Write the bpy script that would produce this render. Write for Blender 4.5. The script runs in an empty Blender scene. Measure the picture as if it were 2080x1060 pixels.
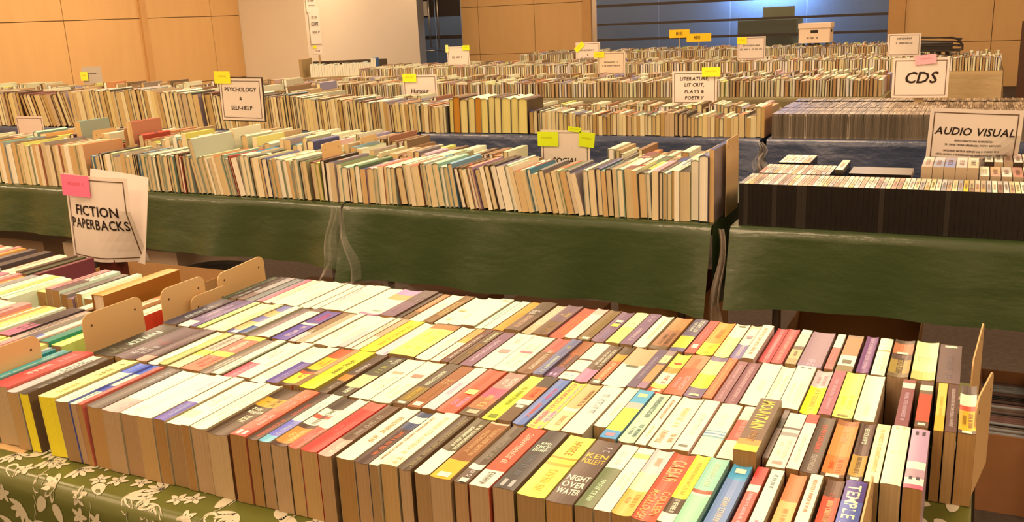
import bpy, math, random
from mathutils import Vector, Matrix

# ---------------------------------------------------------------- camera, light, exposure
SC = bpy.context.scene
COL = SC.collection
EYE = Vector((0, 0, 1.4235))
FWD = Vector((-0.43581934, 0.86299355, -0.25554576))
RGT = Vector((0.89704872, 0.43960399, -0.04529826))
UPV = Vector((-0.07324683, 0.24897886, 0.96573518))
cam_data = bpy.data.cameras.new('camera')
cam_data.sensor_width = 36.0
cam_data.lens = 36.0 * 1889.02 / 2080.0
cam_data.clip_start = 0.05
cam = bpy.data.objects.new('camera', cam_data)
COL.objects.link(cam)
cam.matrix_world = Matrix(((RGT.x, UPV.x, -FWD.x, EYE.x), (RGT.y, UPV.y, -FWD.y, EYE.y), (RGT.z, UPV.z, -FWD.z, EYE.z), (0, 0, 0, 1)))
SC.camera = cam
SC.view_settings.view_transform = 'Standard'
SC.view_settings.look = 'None'
SC.view_settings.gamma = 1.0
SC.view_settings.use_curve_mapping = False
SC.view_settings.exposure = 0.0

WARM = (1.0, 0.655, 0.385)
world = bpy.data.worlds.new('world')
SC.world = world
world.use_nodes = True
bg = world.node_tree.nodes['Background']
bg.inputs[0].default_value = (WARM[0], WARM[1], WARM[2], 1)
bg.inputs[1].default_value = 0.05

def area(name, loc, size, size_y, power, color=WARM, rot=(0, 0, 0)):
    l = bpy.data.lights.new(name, 'AREA')
    l.shape = 'RECTANGLE'; l.size = size; l.size_y = size_y
    l.energy = power; l.color = color
    o = bpy.data.objects.new(name, l)
    COL.objects.link(o)
    o.location = loc; o.rotation_euler = rot
    return o
CEIL = 3.3
for lx in (-8.0, -4.6, -1.2, 2.2):
    for ly, pw in ((-1.6, 52), (1.0, 76), (4.2, 90), (7.8, 92), (11.4, 68), (14.4, 34)):  # first row, behind the camera, is fill added to brighten upright front faces
        area('ceiling_and_fill_lamp', (lx, ly, CEIL - 0.04), 1.2, 1.2, pw * (1.35 if lx < -7 else 1.0))
area('added_fill_behind_glass', (-3.7, 18.72, 1.95), 1.3, 0.15, 170, (0.26, 0.50, 1.0), (math.radians(25), 0, 0))  # unseen lamp added above the view for a blue glow on the far wall
area('added_fill_behind_glass', (-6.0, 17.8, 3.1), 12.0, 1.5, 300, (0.74, 0.68, 0.62))  # unseen fill added to brighten the room beyond glass and doors

def interp(tab, x):
    for (a, p), (b, q) in zip(tab, tab[1:]):
        if a <= x < b: return p + (q - p) * (x - a) / (b - a)
    return tab[0][1] if x < tab[0][0] else tab[-1][1]
random.seed(7)
RND = random.Random(11)

# ---------------------------------------------------------------- colour helpers
def lin(c):
    return c / 12.92 if c <= 0.04045 else ((c + 0.055) / 1.055) ** 2.4
def hx(s):
    s = s.lstrip('#')
    return tuple(lin(int(s[i:i + 2], 16) / 255.0) for i in (0, 2, 4))
LT = (1.40, 0.93, 0.58)     # brightness of a white sheet lying under the lamps, used to turn colours read off the photo into paint
LV = (1.0, 0.62, 0.37)     # the same for an upright sheet
def paint(s, ref=LT, cap=0.9):
    c = hx(s)
    return tuple(max(0.004, min(cap * (1, .97, .82)[i], c[i] / ref[i])) for i in range(3))
def mix(a, b, t):
    return tuple(a[i] * (1 - t) + b[i] * t for i in range(3))

# ---------------------------------------------------------------- materials
def newmat(name):
    m = bpy.data.materials.new(name)
    m.use_nodes = True
    nt = m.node_tree
    return m, nt, nt.nodes['Principled BSDF']
def simple(name, col, rough=0.6, spec=0.3, metal=0.0, noise=0.0, nscale=30.0, bump=0.0, bscale=60.0, bdist=0.002):
    m, nt, p = newmat(name)
    p.inputs['Base Color'].default_value = (*col, 1)
    p.inputs['Roughness'].default_value = rough
    p.inputs['Specular IOR Level'].default_value = spec
    p.inputs['Metallic'].default_value = metal
    if noise > 0 or bump > 0:
        tc = nt.nodes.new('ShaderNodeTexCoord')
    if noise > 0:
        n = nt.nodes.new('ShaderNodeTexNoise'); n.inputs['Scale'].default_value = nscale
        nt.links.new(tc.outputs['Object'], n.inputs['Vector'])
        r = nt.nodes.new('ShaderNodeMix'); r.data_type = 'RGBA'
        r.inputs[6].default_value = (*[c * (1 - noise) for c in col], 1)
        r.inputs[7].default_value = (*[min(1, c * (1 + noise)) for c in col], 1)
        nt.links.new(n.outputs['Fac'], r.inputs[0])
        nt.links.new(r.outputs[2], p.inputs['Base Color'])
    if bump > 0:
        n = nt.nodes.new('ShaderNodeTexNoise'); n.inputs['Scale'].default_value = bscale; n.inputs['Detail'].default_value = 4
        nt.links.new(tc.outputs['Object'], n.inputs['Vector'])
        b = nt.nodes.new('ShaderNodeBump'); b.inputs['Strength'].default_value = bump; b.inputs['Distance'].default_value = bdist
        nt.links.new(n.outputs['Fac'], b.inputs['Height'])
        nt.links.new(b.outputs['Normal'], p.inputs['Normal'])
    return m
def attr_mat(name, rough, spec, stripes=0.0, sscale=(900, 4, 4), coat=0.0, trans=0.0):
    m, nt, p = newmat(name)
    a = nt.nodes.new('ShaderNodeAttribute'); a.attribute_name = 'Col'
    p.inputs['Roughness'].default_value = rough
    p.inputs['Specular IOR Level'].default_value = spec
    p.inputs['Coat Weight'].default_value = coat
    p.inputs['Coat Roughness'].default_value = 0.15
    src = a.outputs['Color']
    if stripes > 0:
        tc = nt.nodes.new('ShaderNodeTexCoord')
        mp = nt.nodes.new('ShaderNodeMapping'); mp.inputs['Scale'].default_value = sscale
        nt.links.new(tc.outputs['Object'], mp.inputs['Vector'])
        n = nt.nodes.new('ShaderNodeTexNoise'); n.inputs['Scale'].default_value = 1.0; n.inputs['Detail'].default_value = 1.5
        nt.links.new(mp.outputs['Vector'], n.inputs['Vector'])
        mr = nt.nodes.new('ShaderNodeMapRange')
        mr.inputs['From Min'].default_value = 0.3; mr.inputs['From Max'].default_value = 0.7
        mr.inputs['To Min'].default_value = 1 - stripes; mr.inputs['To Max'].default_value = 1 + stripes * 0.5
        nt.links.new(n.outputs['Fac'], mr.inputs['Value'])
        v = nt.nodes.new('ShaderNodeVectorMath'); v.operation = 'SCALE'
        nt.links.new(a.outputs['Color'], v.inputs[0]); nt.links.new(mr.outputs['Result'], v.inputs['Scale'])
        src = v.outputs['Vector']
    nt.links.new(src, p.inputs['Base Color'])
    return m
M_COVER = attr_mat('printed_cover', 0.38, 0.45)
M_PAGES = attr_mat('page_edges', 0.85, 0.15, stripes=0.13)
M_CASE = attr_mat('disc_case_plastic', 0.3, 0.5, coat=0.4)
M_PAPER = attr_mat('sign_paper', 0.7, 0.2)
M_BOOKS = attr_mat('distant_books', 0.6, 0.3)

def film_mat(name, alpha, tint=(0.9, 0.88, 0.84)):
    m, nt, p = newmat(name)
    p.inputs['Base Color'].default_value = (*tint, 1)
    p.inputs['Roughness'].default_value = 0.12
    p.inputs['Specular IOR Level'].default_value = 0.8
    tr = nt.nodes.new('ShaderNodeBsdfTransparent')
    mx = nt.nodes.new('ShaderNodeMixShader')
    lw = nt.nodes.new('ShaderNodeLayerWeight'); lw.inputs['Blend'].default_value = 0.35
    mr = nt.nodes.new('ShaderNodeMapRange'); mr.inputs['To Min'].default_value = alpha; mr.inputs['To Max'].default_value = min(1, alpha + 0.45)
    nt.links.new(lw.outputs['Facing'], mr.inputs['Value'])
    nt.links.new(mr.outputs['Result'], mx.inputs[0])
    nt.links.new(tr.outputs[0], mx.inputs[1]); nt.links.new(p.outputs[0], mx.inputs[2])
    nt.links.new(mx.outputs[0], nt.nodes['Material Output'].inputs[0])
    return m
M_FILM = film_mat('clear_film', 0.06)
M_FILMTHICK = film_mat('crumpled_film', 0.24, (.8, .72, .62))

# ---------------------------------------------------------------- mesh building
class MB:
    def __init__(s): s.v = []; s.f = []; s.c = []; s.m = []
    def face(s, pts, col=(1, 1, 1), mi=0):
        n = len(s.v); s.v.extend([tuple(p) for p in pts]); s.f.append(tuple(range(n, n + len(pts)))); s.c.append(col); s.m.append(mi)
    def box(s, x0, x1, y0, y1, z0, z1, col=(1, 1, 1), mi=0, cols=None):
        p = [(x0, y0, z0), (x1, y0, z0), (x1, y1, z0), (x0, y1, z0), (x0, y0, z1), (x1, y0, z1), (x1, y1, z1), (x0, y1, z1)]
        n = len(s.v); s.v.extend(p)
        fs = [(0, 3, 2, 1), (4, 5, 6, 7), (0, 1, 5, 4), (1, 2, 6, 5), (2, 3, 7, 6), (3, 0, 4, 7)]
        for i, q in enumerate(fs):
            s.f.append(tuple(n + k for k in q)); s.c.append(cols[i] if cols else col); s.m.append(mi)
    def prism(s, prof, y0, y1, col=(1, 1, 1), mi=0, cap=True, capcol=None):
        """profile points (x, z), counter-clockwise seen from the front (-y), swept along y"""
        n = len(s.v); k = len(prof)
        s.v.extend([(x, y0, z) for x, z in prof]); s.v.extend([(x, y1, z) for x, z in prof])
        for i in range(k):
            j = (i + 1) % k
            s.f.append((n + i, n + k + i, n + k + j, n + j)); s.c.append(col); s.m.append(mi)
        if cap:
            s.f.append(tuple(n + i for i in range(k))); s.c.append(capcol or col); s.m.append(mi)
            s.f.append(tuple(n + k + i for i in reversed(range(k)))); s.c.append(capcol or col); s.m.append(mi)
    def grid(s, fn, nu, nv, col=(1, 1, 1), mi=0):
        n = len(s.v)
        for j in range(nv + 1):
            for i in range(nu + 1):
                s.v.append(tuple(fn(i / nu, j / nv)))
        for j in range(nv):
            for i in range(nu):
                a = n + j * (nu + 1) + i
                s.f.append((a, a + 1, a + nu + 2, a + nu + 1)); s.c.append(col); s.m.append(mi)
    def tube(s, pts, r, col=(1, 1, 1), mi=0, k=6):
        n = len(s.v); P = [Vector(p) for p in pts]
        for i, p in enumerate(P):
            d = (P[min(i + 1, len(P) - 1)] - P[max(i - 1, 0)]).normalized()
            a = d.cross(Vector((0, 0, 1)));
            if a.length < 1e-3: a = d.cross(Vector((1, 0, 0)))
            a.normalize(); b = d.cross(a)
            for q in range(k):
                t = 2 * math.pi * q / k
                s.v.append(tuple(p + a * (r * math.cos(t)) + b * (r * math.sin(t))))
        for i in range(len(P) - 1):
            for q in range(k):
                q2 = (q + 1) % k
                s.f.append((n + i * k + q, n + i * k + q2, n + (i + 1) * k + q2, n + (i + 1) * k + q)); s.c.append(col); s.m.append(mi)
        s.f.append(tuple(n + q for q in reversed(range(k)))); s.c.append(col); s.m.append(mi)
        s.f.append(tuple(n + (len(P) - 1) * k + q for q in range(k))); s.c.append(col); s.m.append(mi)
    def mesh(s, name, mats, smooth=False):
        me = bpy.data.meshes.new(name)
        me.from_pydata(s.v, [], s.f)
        if not isinstance(mats, (list, tuple)): mats = [mats]
        for m in mats: me.materials.append(m)
        me.polygons.foreach_set('material_index', s.m)
        ca = me.color_attributes.new('Col', 'FLOAT_COLOR', 'CORNER')
        buf = []
        for f, c in zip(s.f, s.c): buf.extend([c[0], c[1], c[2], 1.0] * len(f))
        ca.data.foreach_set('color', buf)
        if smooth: me.polygons.foreach_set('use_smooth', [True] * len(s.f))
        me.update()
        return me
    def obj(s, name, mats, parent=None, smooth=False, loc=None, rot=None):
        o = bpy.data.objects.new(name, s.mesh(name, mats, smooth))
        COL.objects.link(o)
        if parent is not None: o.parent = parent
        if loc: o.location = loc
        if rot: o.rotation_euler = rot
        return o
def empty(name, loc, rot=(0, 0, 0)):
    o = bpy.data.objects.new(name, None)
    o.empty_display_size = 0.02
    COL.objects.link(o); o.location = loc; o.rotation_euler = rot
    return o
USED = {}
def tag(o, label, cat, group=None, kind=None):
    if label:
        k = label.lower(); USED[k] = USED.get(k, 0) + 1
        o['label'] = label
    if cat: o['category'] = cat
    if group: o['group'] = group
    if kind: o['kind'] = kind
    return o
def struct(o):
    o['kind'] = 'structure'; return o
ORD = ['zeroth', 'first', 'second', 'third', 'fourth', 'fifth', 'sixth', 'seventh', 'eighth', 'ninth', 'tenth', 'eleventh', 'twelfth', 'thirteenth', 'fourteenth', 'fifteenth', 'sixteenth', 'seventeenth', 'eighteenth', 'nineteenth']
TENS = ['', '', 'twenty', 'thirty', 'forty', 'fifty', 'sixty', 'seventy', 'eighty', 'ninety']
def ordinal(n):
    h = ''
    if n >= 100:
        h = ['', 'one hundred ', 'two hundred ', 'three hundred '][n // 100]
        n %= 100
        if n == 0: return h.strip() + 'th'
    if n < 20: return h + ORD[n]
    if n % 10 == 0: return h + TENS[n // 10][:-1] + 'ieth'
    return h + TENS[n // 10] + '-' + ORD[n % 10]

# ---------------------------------------------------------------- lettering
GLYPH = {}
def load_glyphs():
    chars = sorted(set('ABCDEFGHIJKLMNOPQRSTUVWXYZabcdefghijklmnopqrstuvwxyz0123456789&.,-:$/'))
    tmp = []
    for ch in chars:
        c = bpy.data.curves.new('g', 'FONT'); c.body = ch; c.size = 1.0; c.resolution_u = 2; c.offset = 0.018
        o = bpy.data.objects.new('g', c); COL.objects.link(o); tmp.append((ch, o, c))
    bpy.context.view_layer.update()
    dg = bpy.context.evaluated_depsgraph_get()
    for ch, o, c in tmp:
        me = o.evaluated_get(dg).to_mesh()
        vs = [(v.co.x, v.co.y) for v in me.vertices]
        fs = [tuple(p.vertices) for p in me.polygons]
        xs = [v[0] for v in vs] or [0, .3]
        GLYPH[ch] = (vs, fs, min(xs), max(xs))
    for ch, o, c in tmp:
        bpy.data.objects.remove(o); bpy.data.curves.remove(c)
load_glyphs()
def text_polys(s, italic=0.0):
    """polygons of a line of text, cap height 0.73, starting at x = 0; returns polys, width"""
    out = []; x = 0.0
    for ch in s:
        if ch == ' ' or ch not in GLYPH: x += 0.3; continue
        vs, fs, a, b = GLYPH[ch]
        for f in fs: out.append([(vs[i][0] - a + x + italic * vs[i][1], vs[i][1]) for i in f])
        x += b - a + 0.075
    return out, max(0.1, x - 0.075)
def add_text(mb, s, cx, cy, height, fn, col, maxw=None, italic=0.0, mi=0, sx=1.0):
    """one line centred on (cx, cy); fn maps (u, v) to a point"""
    polys, w = text_polys(s, italic)
    k = height / 0.73; kx = k * sx
    if maxw and w * kx > maxw: kx = maxw / w
    for p in polys:
        mb.face([fn(cx + (q[0] - w / 2) * kx, cy + (q[1] - 0.365) * k) for q in p], col, mi)
def scribble(mb, x0, x1, y0, y1, fn, col, rnd, mi=0, letters=None):
    """marks that read as lettering too small to make out"""
    h = y1 - y0; x = x0; lw = max(1e-4, h * 0.62)
    while x < x1 - lw * 0.6:
        if rnd.random() < 0.14: x += lw * 0.7; continue
        t = rnd.random(); s = h * 0.17
        def q(a, b, c, d): mb.face([fn(a, c), fn(b, c), fn(b, d), fn(a, d)], col, mi)
        q(x, x + s, y0, y1)
        if t < 0.5: q(x, x + lw * 0.8, y1 - s, y1)
        if 0.2 < t < 0.75: q(x + s, x + lw * 0.7, y0 + h * 0.42, y0 + h * 0.42 + s)
        if t > 0.45: q(x + lw * 0.62, x + lw * 0.8, y0, y1)
        if t < 0.3: q(x + s, x + lw * 0.8, y0, y0 + s)
        x += lw * 1.05

# ---------------------------------------------------------------- books
def arc_top(t, sag, n):
    """points (x, dz) from right to left across the spine; sag > 0 is a hollow spine, < 0 a rounded one"""
    return [(t / 2 - t * i / n, -sag * (1 - (1 - 2 * i / n) ** 2)) for i in range(n + 1)]
def book_meshes(t, L, H, bands, texts, pagecol, side=None, sag=0.0, hard=False, rnd=RND, n=6, overhang=0.0, creases=False):
    """returns (cover MB, page block MB). local x = thickness, y = length of spine away from viewer, z up; spine on top"""
    c = MB(); base = side or bands[-1][1]
    th = 0.0018 if hard else 0.0003
    top = arc_top(t, sag, n)
    # outer skin
    for sx in (1, -1):
        x = sx * t / 2
        xi = sx * (t / 2 - th)
        ztop = H
        c.face([(x, 0, 0), (x, L, 0), (x, L, ztop), (x, 0, ztop)] if sx > 0 else [(x, L, 0), (x, 0, 0), (x, 0, ztop), (x, L, ztop)], base)
        c.face([(xi, L, 0), (xi, 0, 0), (xi, 0, ztop - th), (xi, L, ztop - th)] if sx > 0 else [(xi, 0, 0), (xi, L, 0), (xi, L, ztop - th), (xi, 0, ztop - th)], base)
        for y in (0, L): c.face([(xi, y, 0), (x, y, 0), (x, y, ztop), (xi, y, ztop - th)], base)
        c.face([(xi, 0, 0), (xi, L, 0), (x, L, 0), (x, 0, 0)], base)
    y0 = 0.0
    for (fr, col) in bands:
        y1 = fr * L
        for i in range(n):
            a, b = top[i], top[i + 1]
            c.face([(a[0], y0, H + a[1]), (a[0], y1, H + a[1]), (b[0], y1, H + b[1]), (b[0], y0, H + b[1])], col)
        y0 = y1
    for i in range(n):
        a, b = top[i], top[i + 1]
        f = bands[0][1]; e = bands[-1][1]
        c.face([(a[0], 0, H + a[1]), (b[0], 0, H + b[1]), (b[0], 0, H + b[1] - th), (a[0], 0, H + a[1] - th)], f)
        c.face([(b[0], L, H + b[1]), (a[0], L, H + a[1]), (a[0], L, H + a[1] - th), (b[0], L, H + b[1] - th)], e)
    def fn(u, v):   # u across the spine (+x), v along the spine (+y)
        w = max(-1, min(1, 2 * u / t))
        return (u, v, H - sag * (1 - w * w) + 0.00025)
    for tx in texts:
        mode, col, s, a, b, slot = tx
        ya, yb = a * L, b * L
        if mode == 'v':
            lanes = 1 if slot is None else 2
            if s:
                h = t * (0.62 if lanes == 1 else 0.36); cx = 0 if slot is None else (t * 0.22 if slot == 0 else -t * 0.22)
                g = lambda u, v: fn(v, -u)
                ln = yb - ya
                polys, w = text_polys(s)
                k = h / 0.73; kx = ln / w
                for p in polys:
                    c.face([fn(cx + (q[1] - 0.365) * k, yb - q[0] * kx) for q in p], col)
            else:
                if slot is None: u0, u1 = -t * 0.15, t * 0.16
                elif slot == 0: u0, u1 = t * 0.1, t * 0.36
                else: u0, u1 = -t * 0.36, -t * 0.1
                if rnd.random() < 0.4 and slot is None and t > 0.02:
                    scribble(c, ya, yb, t * 0.04, t * 0.3, lambda u, v: fn(v, ya + yb - u), col, rnd)
                    scribble(c, ya + L * .05, yb - L * .05, -t * 0.28, -t * 0.08, lambda u, v: fn(v, ya + yb - u), col, rnd)
                else:
                    scribble(c, ya, yb, u0, u1, lambda u, v: fn(v, ya + yb - u), col, rnd)
        elif mode == 'h':
            if s is None:
                k = max(1, int((yb - ya) / 0.009)); hh = (yb - ya) / k
                if k == 1: c.face([fn(-t * .28, ya), fn(t * .28, ya), fn(t * .28, yb), fn(-t * .28, yb)], col)
                else:
                    for i in range(k): scribble(c, -t * 0.32, t * 0.36, ya + i * hh, ya + (i + 0.75) * hh, fn, col, rnd)
        elif mode == 'n':
            ls = s.split('/'); hh = (yb - ya) / len(ls)
            for i, line in enumerate(ls):
                add_text(c, line, 0, yb - (i + 0.5) * hh, hh * 0.8, fn, col, maxw=t * 0.86, sx=0.9)
        elif mode == 'nv':
            polys, w = text_polys(s); k = t * 0.6 / 0.73; kx = (yb - ya) / w
            for p in polys: c.face([fn((q[1] - 0.365) * k, yb - q[0] * kx) for q in p], col)
    # pages
    p = MB(); m = 0.0035 if hard else 0.0002; bz = 0.0035 if hard else 0.0
    xi = t / 2 - th
    prof = [(-xi, bz), (xi, bz)] + [(x * (2 * xi / t), H + dz - th - 0.0003) for x, dz in top]
    front = -overhang if not hard else m
    p.prism(prof, m, L - m, pagecol)
    return c, p
PAGES_OLD = ['ac7038', 'a46a34', 'b07840', '9c6430', 'b48250', 'a87040', '986638', 'ac784a', 'a46e40']
PAGES_NEW = ['e4ae70', 'd8a060', 'ecb87c', 'd89c5c', 'e4b078', 'd09050', 'e0aa6c', 'f0c08c', 'd09c62']
def parse_bands(s):
    out = []
    parts = s.split(',')
    for i, q in enumerate(parts):
        if ':' in q: col, fr = q.split(':'); fr = float(fr)
        else: col, fr = q, 1.0
        out.append((fr, paint(col)))
    return out
def parse_texts(s):
    out = []
    for q in s.split(';'):
        q = q.strip()
        if not q: continue
        mode = q[0]; col = paint(q[2:8]); rest = q[8:]; st = None; slot = None
        if rest.startswith('='):
            st, rest = rest[1:].split('@'); rest = '@' + rest
        a, b = .15, .85
        if '@' in rest:
            r = rest.split('@')[1]
            if '/' in r:
                r, sl = r.split('/')
                if sl == 'v': mode = 'nv'
                else: slot = int(sl)
            m = r.split('-'); a, b = float(m[0]), float(m[1])
        out.append((mode, col, st, a, b, slot))
    return out


# ---------------------------------------------------------------- the room
TZ = 0.74
XL, XR, YB, YF = -10.0, 6.0, 16.5, -2.5
def quad_obj(name, pts, mat):
    m = MB(); m.face(pts); return struct(m.obj(name, mat))
M_FLOOR = simple('carpet', (0.065, 0.052, 0.044), 0.95, 0.1, noise=0.35, nscale=45, bump=0.3, bscale=300)
M_CEIL = simple('ceiling_paint', (0.75, 0.72, 0.66), 0.9, 0.1)
M_PARTITION = simple('pale_wall_paint', (0.80, 0.74, 0.62), 0.75, 0.2, noise=0.03, nscale=2)
M_BACKROOM = simple('far_room_wall', (0.30, 0.31, 0.33), 0.8, 0.2, noise=0.2, nscale=0.6)
def panel_mat():
    m, nt, p = newmat('veneer_wall_panel')
    tc = nt.nodes.new('ShaderNodeTexCoord')
    mp = nt.nodes.new('ShaderNodeMapping'); mp.inputs['Scale'].default_value = (3, 3, 0.5)
    nt.links.new(tc.outputs['Object'], mp.inputs['Vector'])
    n = nt.nodes.new('ShaderNodeTexNoise'); n.inputs['Scale'].default_value = 3; n.inputs['Detail'].default_value = 3
    nt.links.new(mp.outputs['Vector'], n.inputs['Vector'])
    r = nt.nodes.new('ShaderNodeMix'); r.data_type = 'RGBA'
    r.inputs[6].default_value = (0.60, 0.39, 0.17, 1); r.inputs[7].default_value = (0.68, 0.45, 0.20, 1)
    nt.links.new(n.outputs['Fac'], r.inputs[0]); nt.links.new(r.outputs[2], p.inputs['Base Color'])
    p.inputs['Roughness'].default_value = 0.45; p.inputs['Specular IOR Level'].default_value = 0.25
    return m
M_PANEL = panel_mat()
M_JOINT = simple('panel_joint_shadow_gap', (0.10, 0.055, 0.025), 0.8, 0.1)
M_POST = simple('oak_trim', (0.55, 0.33, 0.13), 0.5, 0.3, noise=0.1, nscale=8)
M_GREYGLASS = None

quad_obj('floor', [(XL - 2, YF, 0), (XR, YF, 0), (XR, 20, 0), (XL - 2, 20, 0)], M_FLOOR)
quad_obj('ceiling', [(XL, YF, CEIL), (XL, YB, CEIL), (XR, YB, CEIL), (XR, YF, CEIL)], M_CEIL)
quad_obj('wall_right', [(XR, YB, 0), (XR, YF, 0), (XR, YF, CEIL), (XR, YB, CEIL)], M_PANEL)
quad_obj('wall_front', [(XR, YF, 0), (XL, YF, 0), (XL, YF, CEIL), (XR, YF, CEIL)], M_PARTITION)

JZ = [0.70, 1.60, 2.5]
def panel_wall(name, a0, a1, joints, at, facing):
    """a wall of veneer panels with recessed joints. at = plane coordinate; facing 'x' (+x) or 'y' (-y)"""
    m = MB(); g = 0.009; d = 0.012
    cuts = [a0] + sorted(j for j in joints if a0 < j < a1) + [a1]
    zc = [0] + JZ + [CEIL]
    def put(u0, u1, z0, z1, dep, mi, back):
        if facing == 'x': m.box(at - back, at - dep, u0, u1, z0, z1, mi=mi)
        else: m.box(u0, u1, at + dep, at + back, z0, z1, mi=mi)
    for i in range(len(cuts) - 1):
        for k in range(len(zc) - 1):
            put(cuts[i] + g / 2, cuts[i + 1] - g / 2, zc[k] + g / 2, zc[k + 1] - g / 2, 0, 0, 0.05)
    put(a0, a1, 0, CEIL, d, 1, 0.051)
    return struct(m.obj(name, [M_PANEL, M_JOINT]))
panel_wall('wall_left', -2.5, 11.14, [-1.56, -.35, .85, 2.05, 3.25, 4.45, 5.65, 6.86, 8.06, 9.28, 10.55], XL, 'x')
m = MB(); m.box(XL, XL + 0.035, 9.235, 9.335, 0, CEIL); struct(m.obj('trim_1', M_POST))
# pale partition block in the corner
m = MB(); m.box(XL - .05, -8.78, 11.14, 14.2, 0, CEIL); struct(m.obj('wall_back_partition', M_PARTITION))
# recess wall left of the doors, panels between doors and glass
panel_wall('wall_back_centre', -9.2, -6.62, [-8.82, -7.62], YB, 'y')
m = MB(); m.box(-6.62, -6.46, YB - 0.04, YB + .05, 0, CEIL); struct(m.obj('trim_2', M_POST))
m = MB(); m.box(-1.37, -1.12, YB - 0.04, YB + .05, 0, CEIL); struct(m.obj('trim_3', M_POST))
panel_wall('wall_back_right', -1.12, XR, [0.13, 1.38, 2.63, 3.88, 5.1], YB, 'y')
m = MB(); m.box(-13, XR, 19.0, 19.1, 0, CEIL); m.box(XR - .1, XR, YB + .1, 19, 0, CEIL); m.box(-13, -12.9, YB - .1, 19, 0, CEIL)
m.box(-13, XR, YB + .1, 19.1, CEIL, CEIL + .05)
struct(m.obj('wall_beyond_glass', M_BACKROOM))
m = MB(); m.box(-13, XL - .05, 14.2, 16.5, 0, .001); m.box(XL - .06, XL - .05, 14.2, YB, 0, CEIL); struct(m.obj('wall_door_recess', M_BACKROOM))

def glass_mat(name, tint, a):
    m, nt, p = newmat(name)
    p.inputs['Base Color'].default_value = (*tint, 1); p.inputs['Roughness'].default_value = 0.12
    p.inputs['Specular IOR Level'].default_value = 0.7
    tr = nt.nodes.new('ShaderNodeBsdfTransparent'); tr.inputs[0].default_value = (0.80, 0.88, 0.97, 1)
    mx = nt.nodes.new('ShaderNodeMixShader'); mx.inputs[0].default_value = a
    nt.links.new(tr.outputs[0], mx.inputs[1]); nt.links.new(p.outputs[0], mx.inputs[2])
    nt.links.new(mx.outputs[0], nt.nodes['Material Output'].inputs[0])
    return m
M_PANE = glass_mat('smoky_glass', (0.10, 0.10, 0.10), 0.3)
M_DARKBAND = simple('dark_glazing_band', (0.05, 0.04, 0.035), 0.4, 0.4)
M_STEEL = simple('brushed_steel', (0.55, 0.52, 0.48), 0.3, 0.5, metal=0.9)
# glass wall: panes with dark horizontal bands
win = struct(empty('window_1', (-3.9, YB, 0)))
m = MB()
for i in range(4):
    x0 = -6.46 + i * 1.2725; m.box(x0 + .004 + 3.9, x0 + 1.2685 + 3.9, 0, 0.012, 0, CEIL)
m.obj('glass_pane', M_PANE, win)
for z, hh in ((1.50, 0.045), (1.17, 0.04), (0.9, 0.04), (2.2, 0.05)):
    m = MB(); m.box(-2.56, 2.53, -0.006, -0.001, z - hh / 2, z + hh / 2); m.obj('dark_band', M_DARKBAND, win)
m = MB(); m.box(-2.56, -2.46, -.01, .03, 0, 1.9); m.obj('steel_edge_frame', M_STEEL, win)
# glass doors
for k, (x0, x1) in enumerate(((-10.4, -9.83), (-9.81, -9.24))):
    d = struct(empty('door_%d' % (k + 1), (x0, YB + .05, 0)))
    w = x1 - x0
    m = MB(); m.box(0, w, 0, .012, 0, 2.3); m.obj('glass_pane', M_PANE, d)
    m = MB(); m.box(0, w, -.006, -.001, 1.02, 1.09); m.box(0, w, -.006, -.001, 1.45, 2.3); m.obj('dark_band', M_DARKBAND, d)
    m = MB(); hxx = w - .09 if k == 0 else .09
    m.tube([(hxx, -.07, .85), (hxx, -.07, 2.0)], .016, k=8); m.tube([(hxx, -.07, .87), (hxx, 0, .87)], .012, k=6); m.tube([(hxx, -.07, 1.98), (hxx, 0, 1.98)], .012, k=6)
    m.obj('door_handle', M_STEEL, d, smooth=True)
    m = MB(); m.tube([(0.02, -.05, .80), (w - .02, -.05, .80)], .014, k=8); m.obj('push_bar', M_STEEL, d, smooth=True)

# things in the room behind the glass
M_KRAFT = simple('kraft_cardboard', (0.42, 0.26, 0.12), 0.85, 0.1, noise=0.08, nscale=20)
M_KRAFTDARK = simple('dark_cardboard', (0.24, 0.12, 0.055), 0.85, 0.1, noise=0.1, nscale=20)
m = MB(); m.box(-.27, .27, -.05, .05, 0, 1.35)
o = m.obj('display_board', simple('olive_board', (0.75, 0.58, 0.26), .8), loc=(-3.3, 17.6, 0)); tag(o, 'tall olive display board standing behind the blue glass wall', 'display board')
m = MB(); m.box(-.5, .5, -.3, .3, 0.9, 1.14); m.box(-.45, -.4, -.25, .25, 0, .9); m.box(.4, .45, -.25, .25, 0, .9)
o = m.obj('reception_desk', simple('desk_olive', (0.6, 0.48, 0.2), .7), loc=(-3.35, 17.1, 0)); tag(o, 'low dark desk in front of the olive board behind glass', 'desk')

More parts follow.
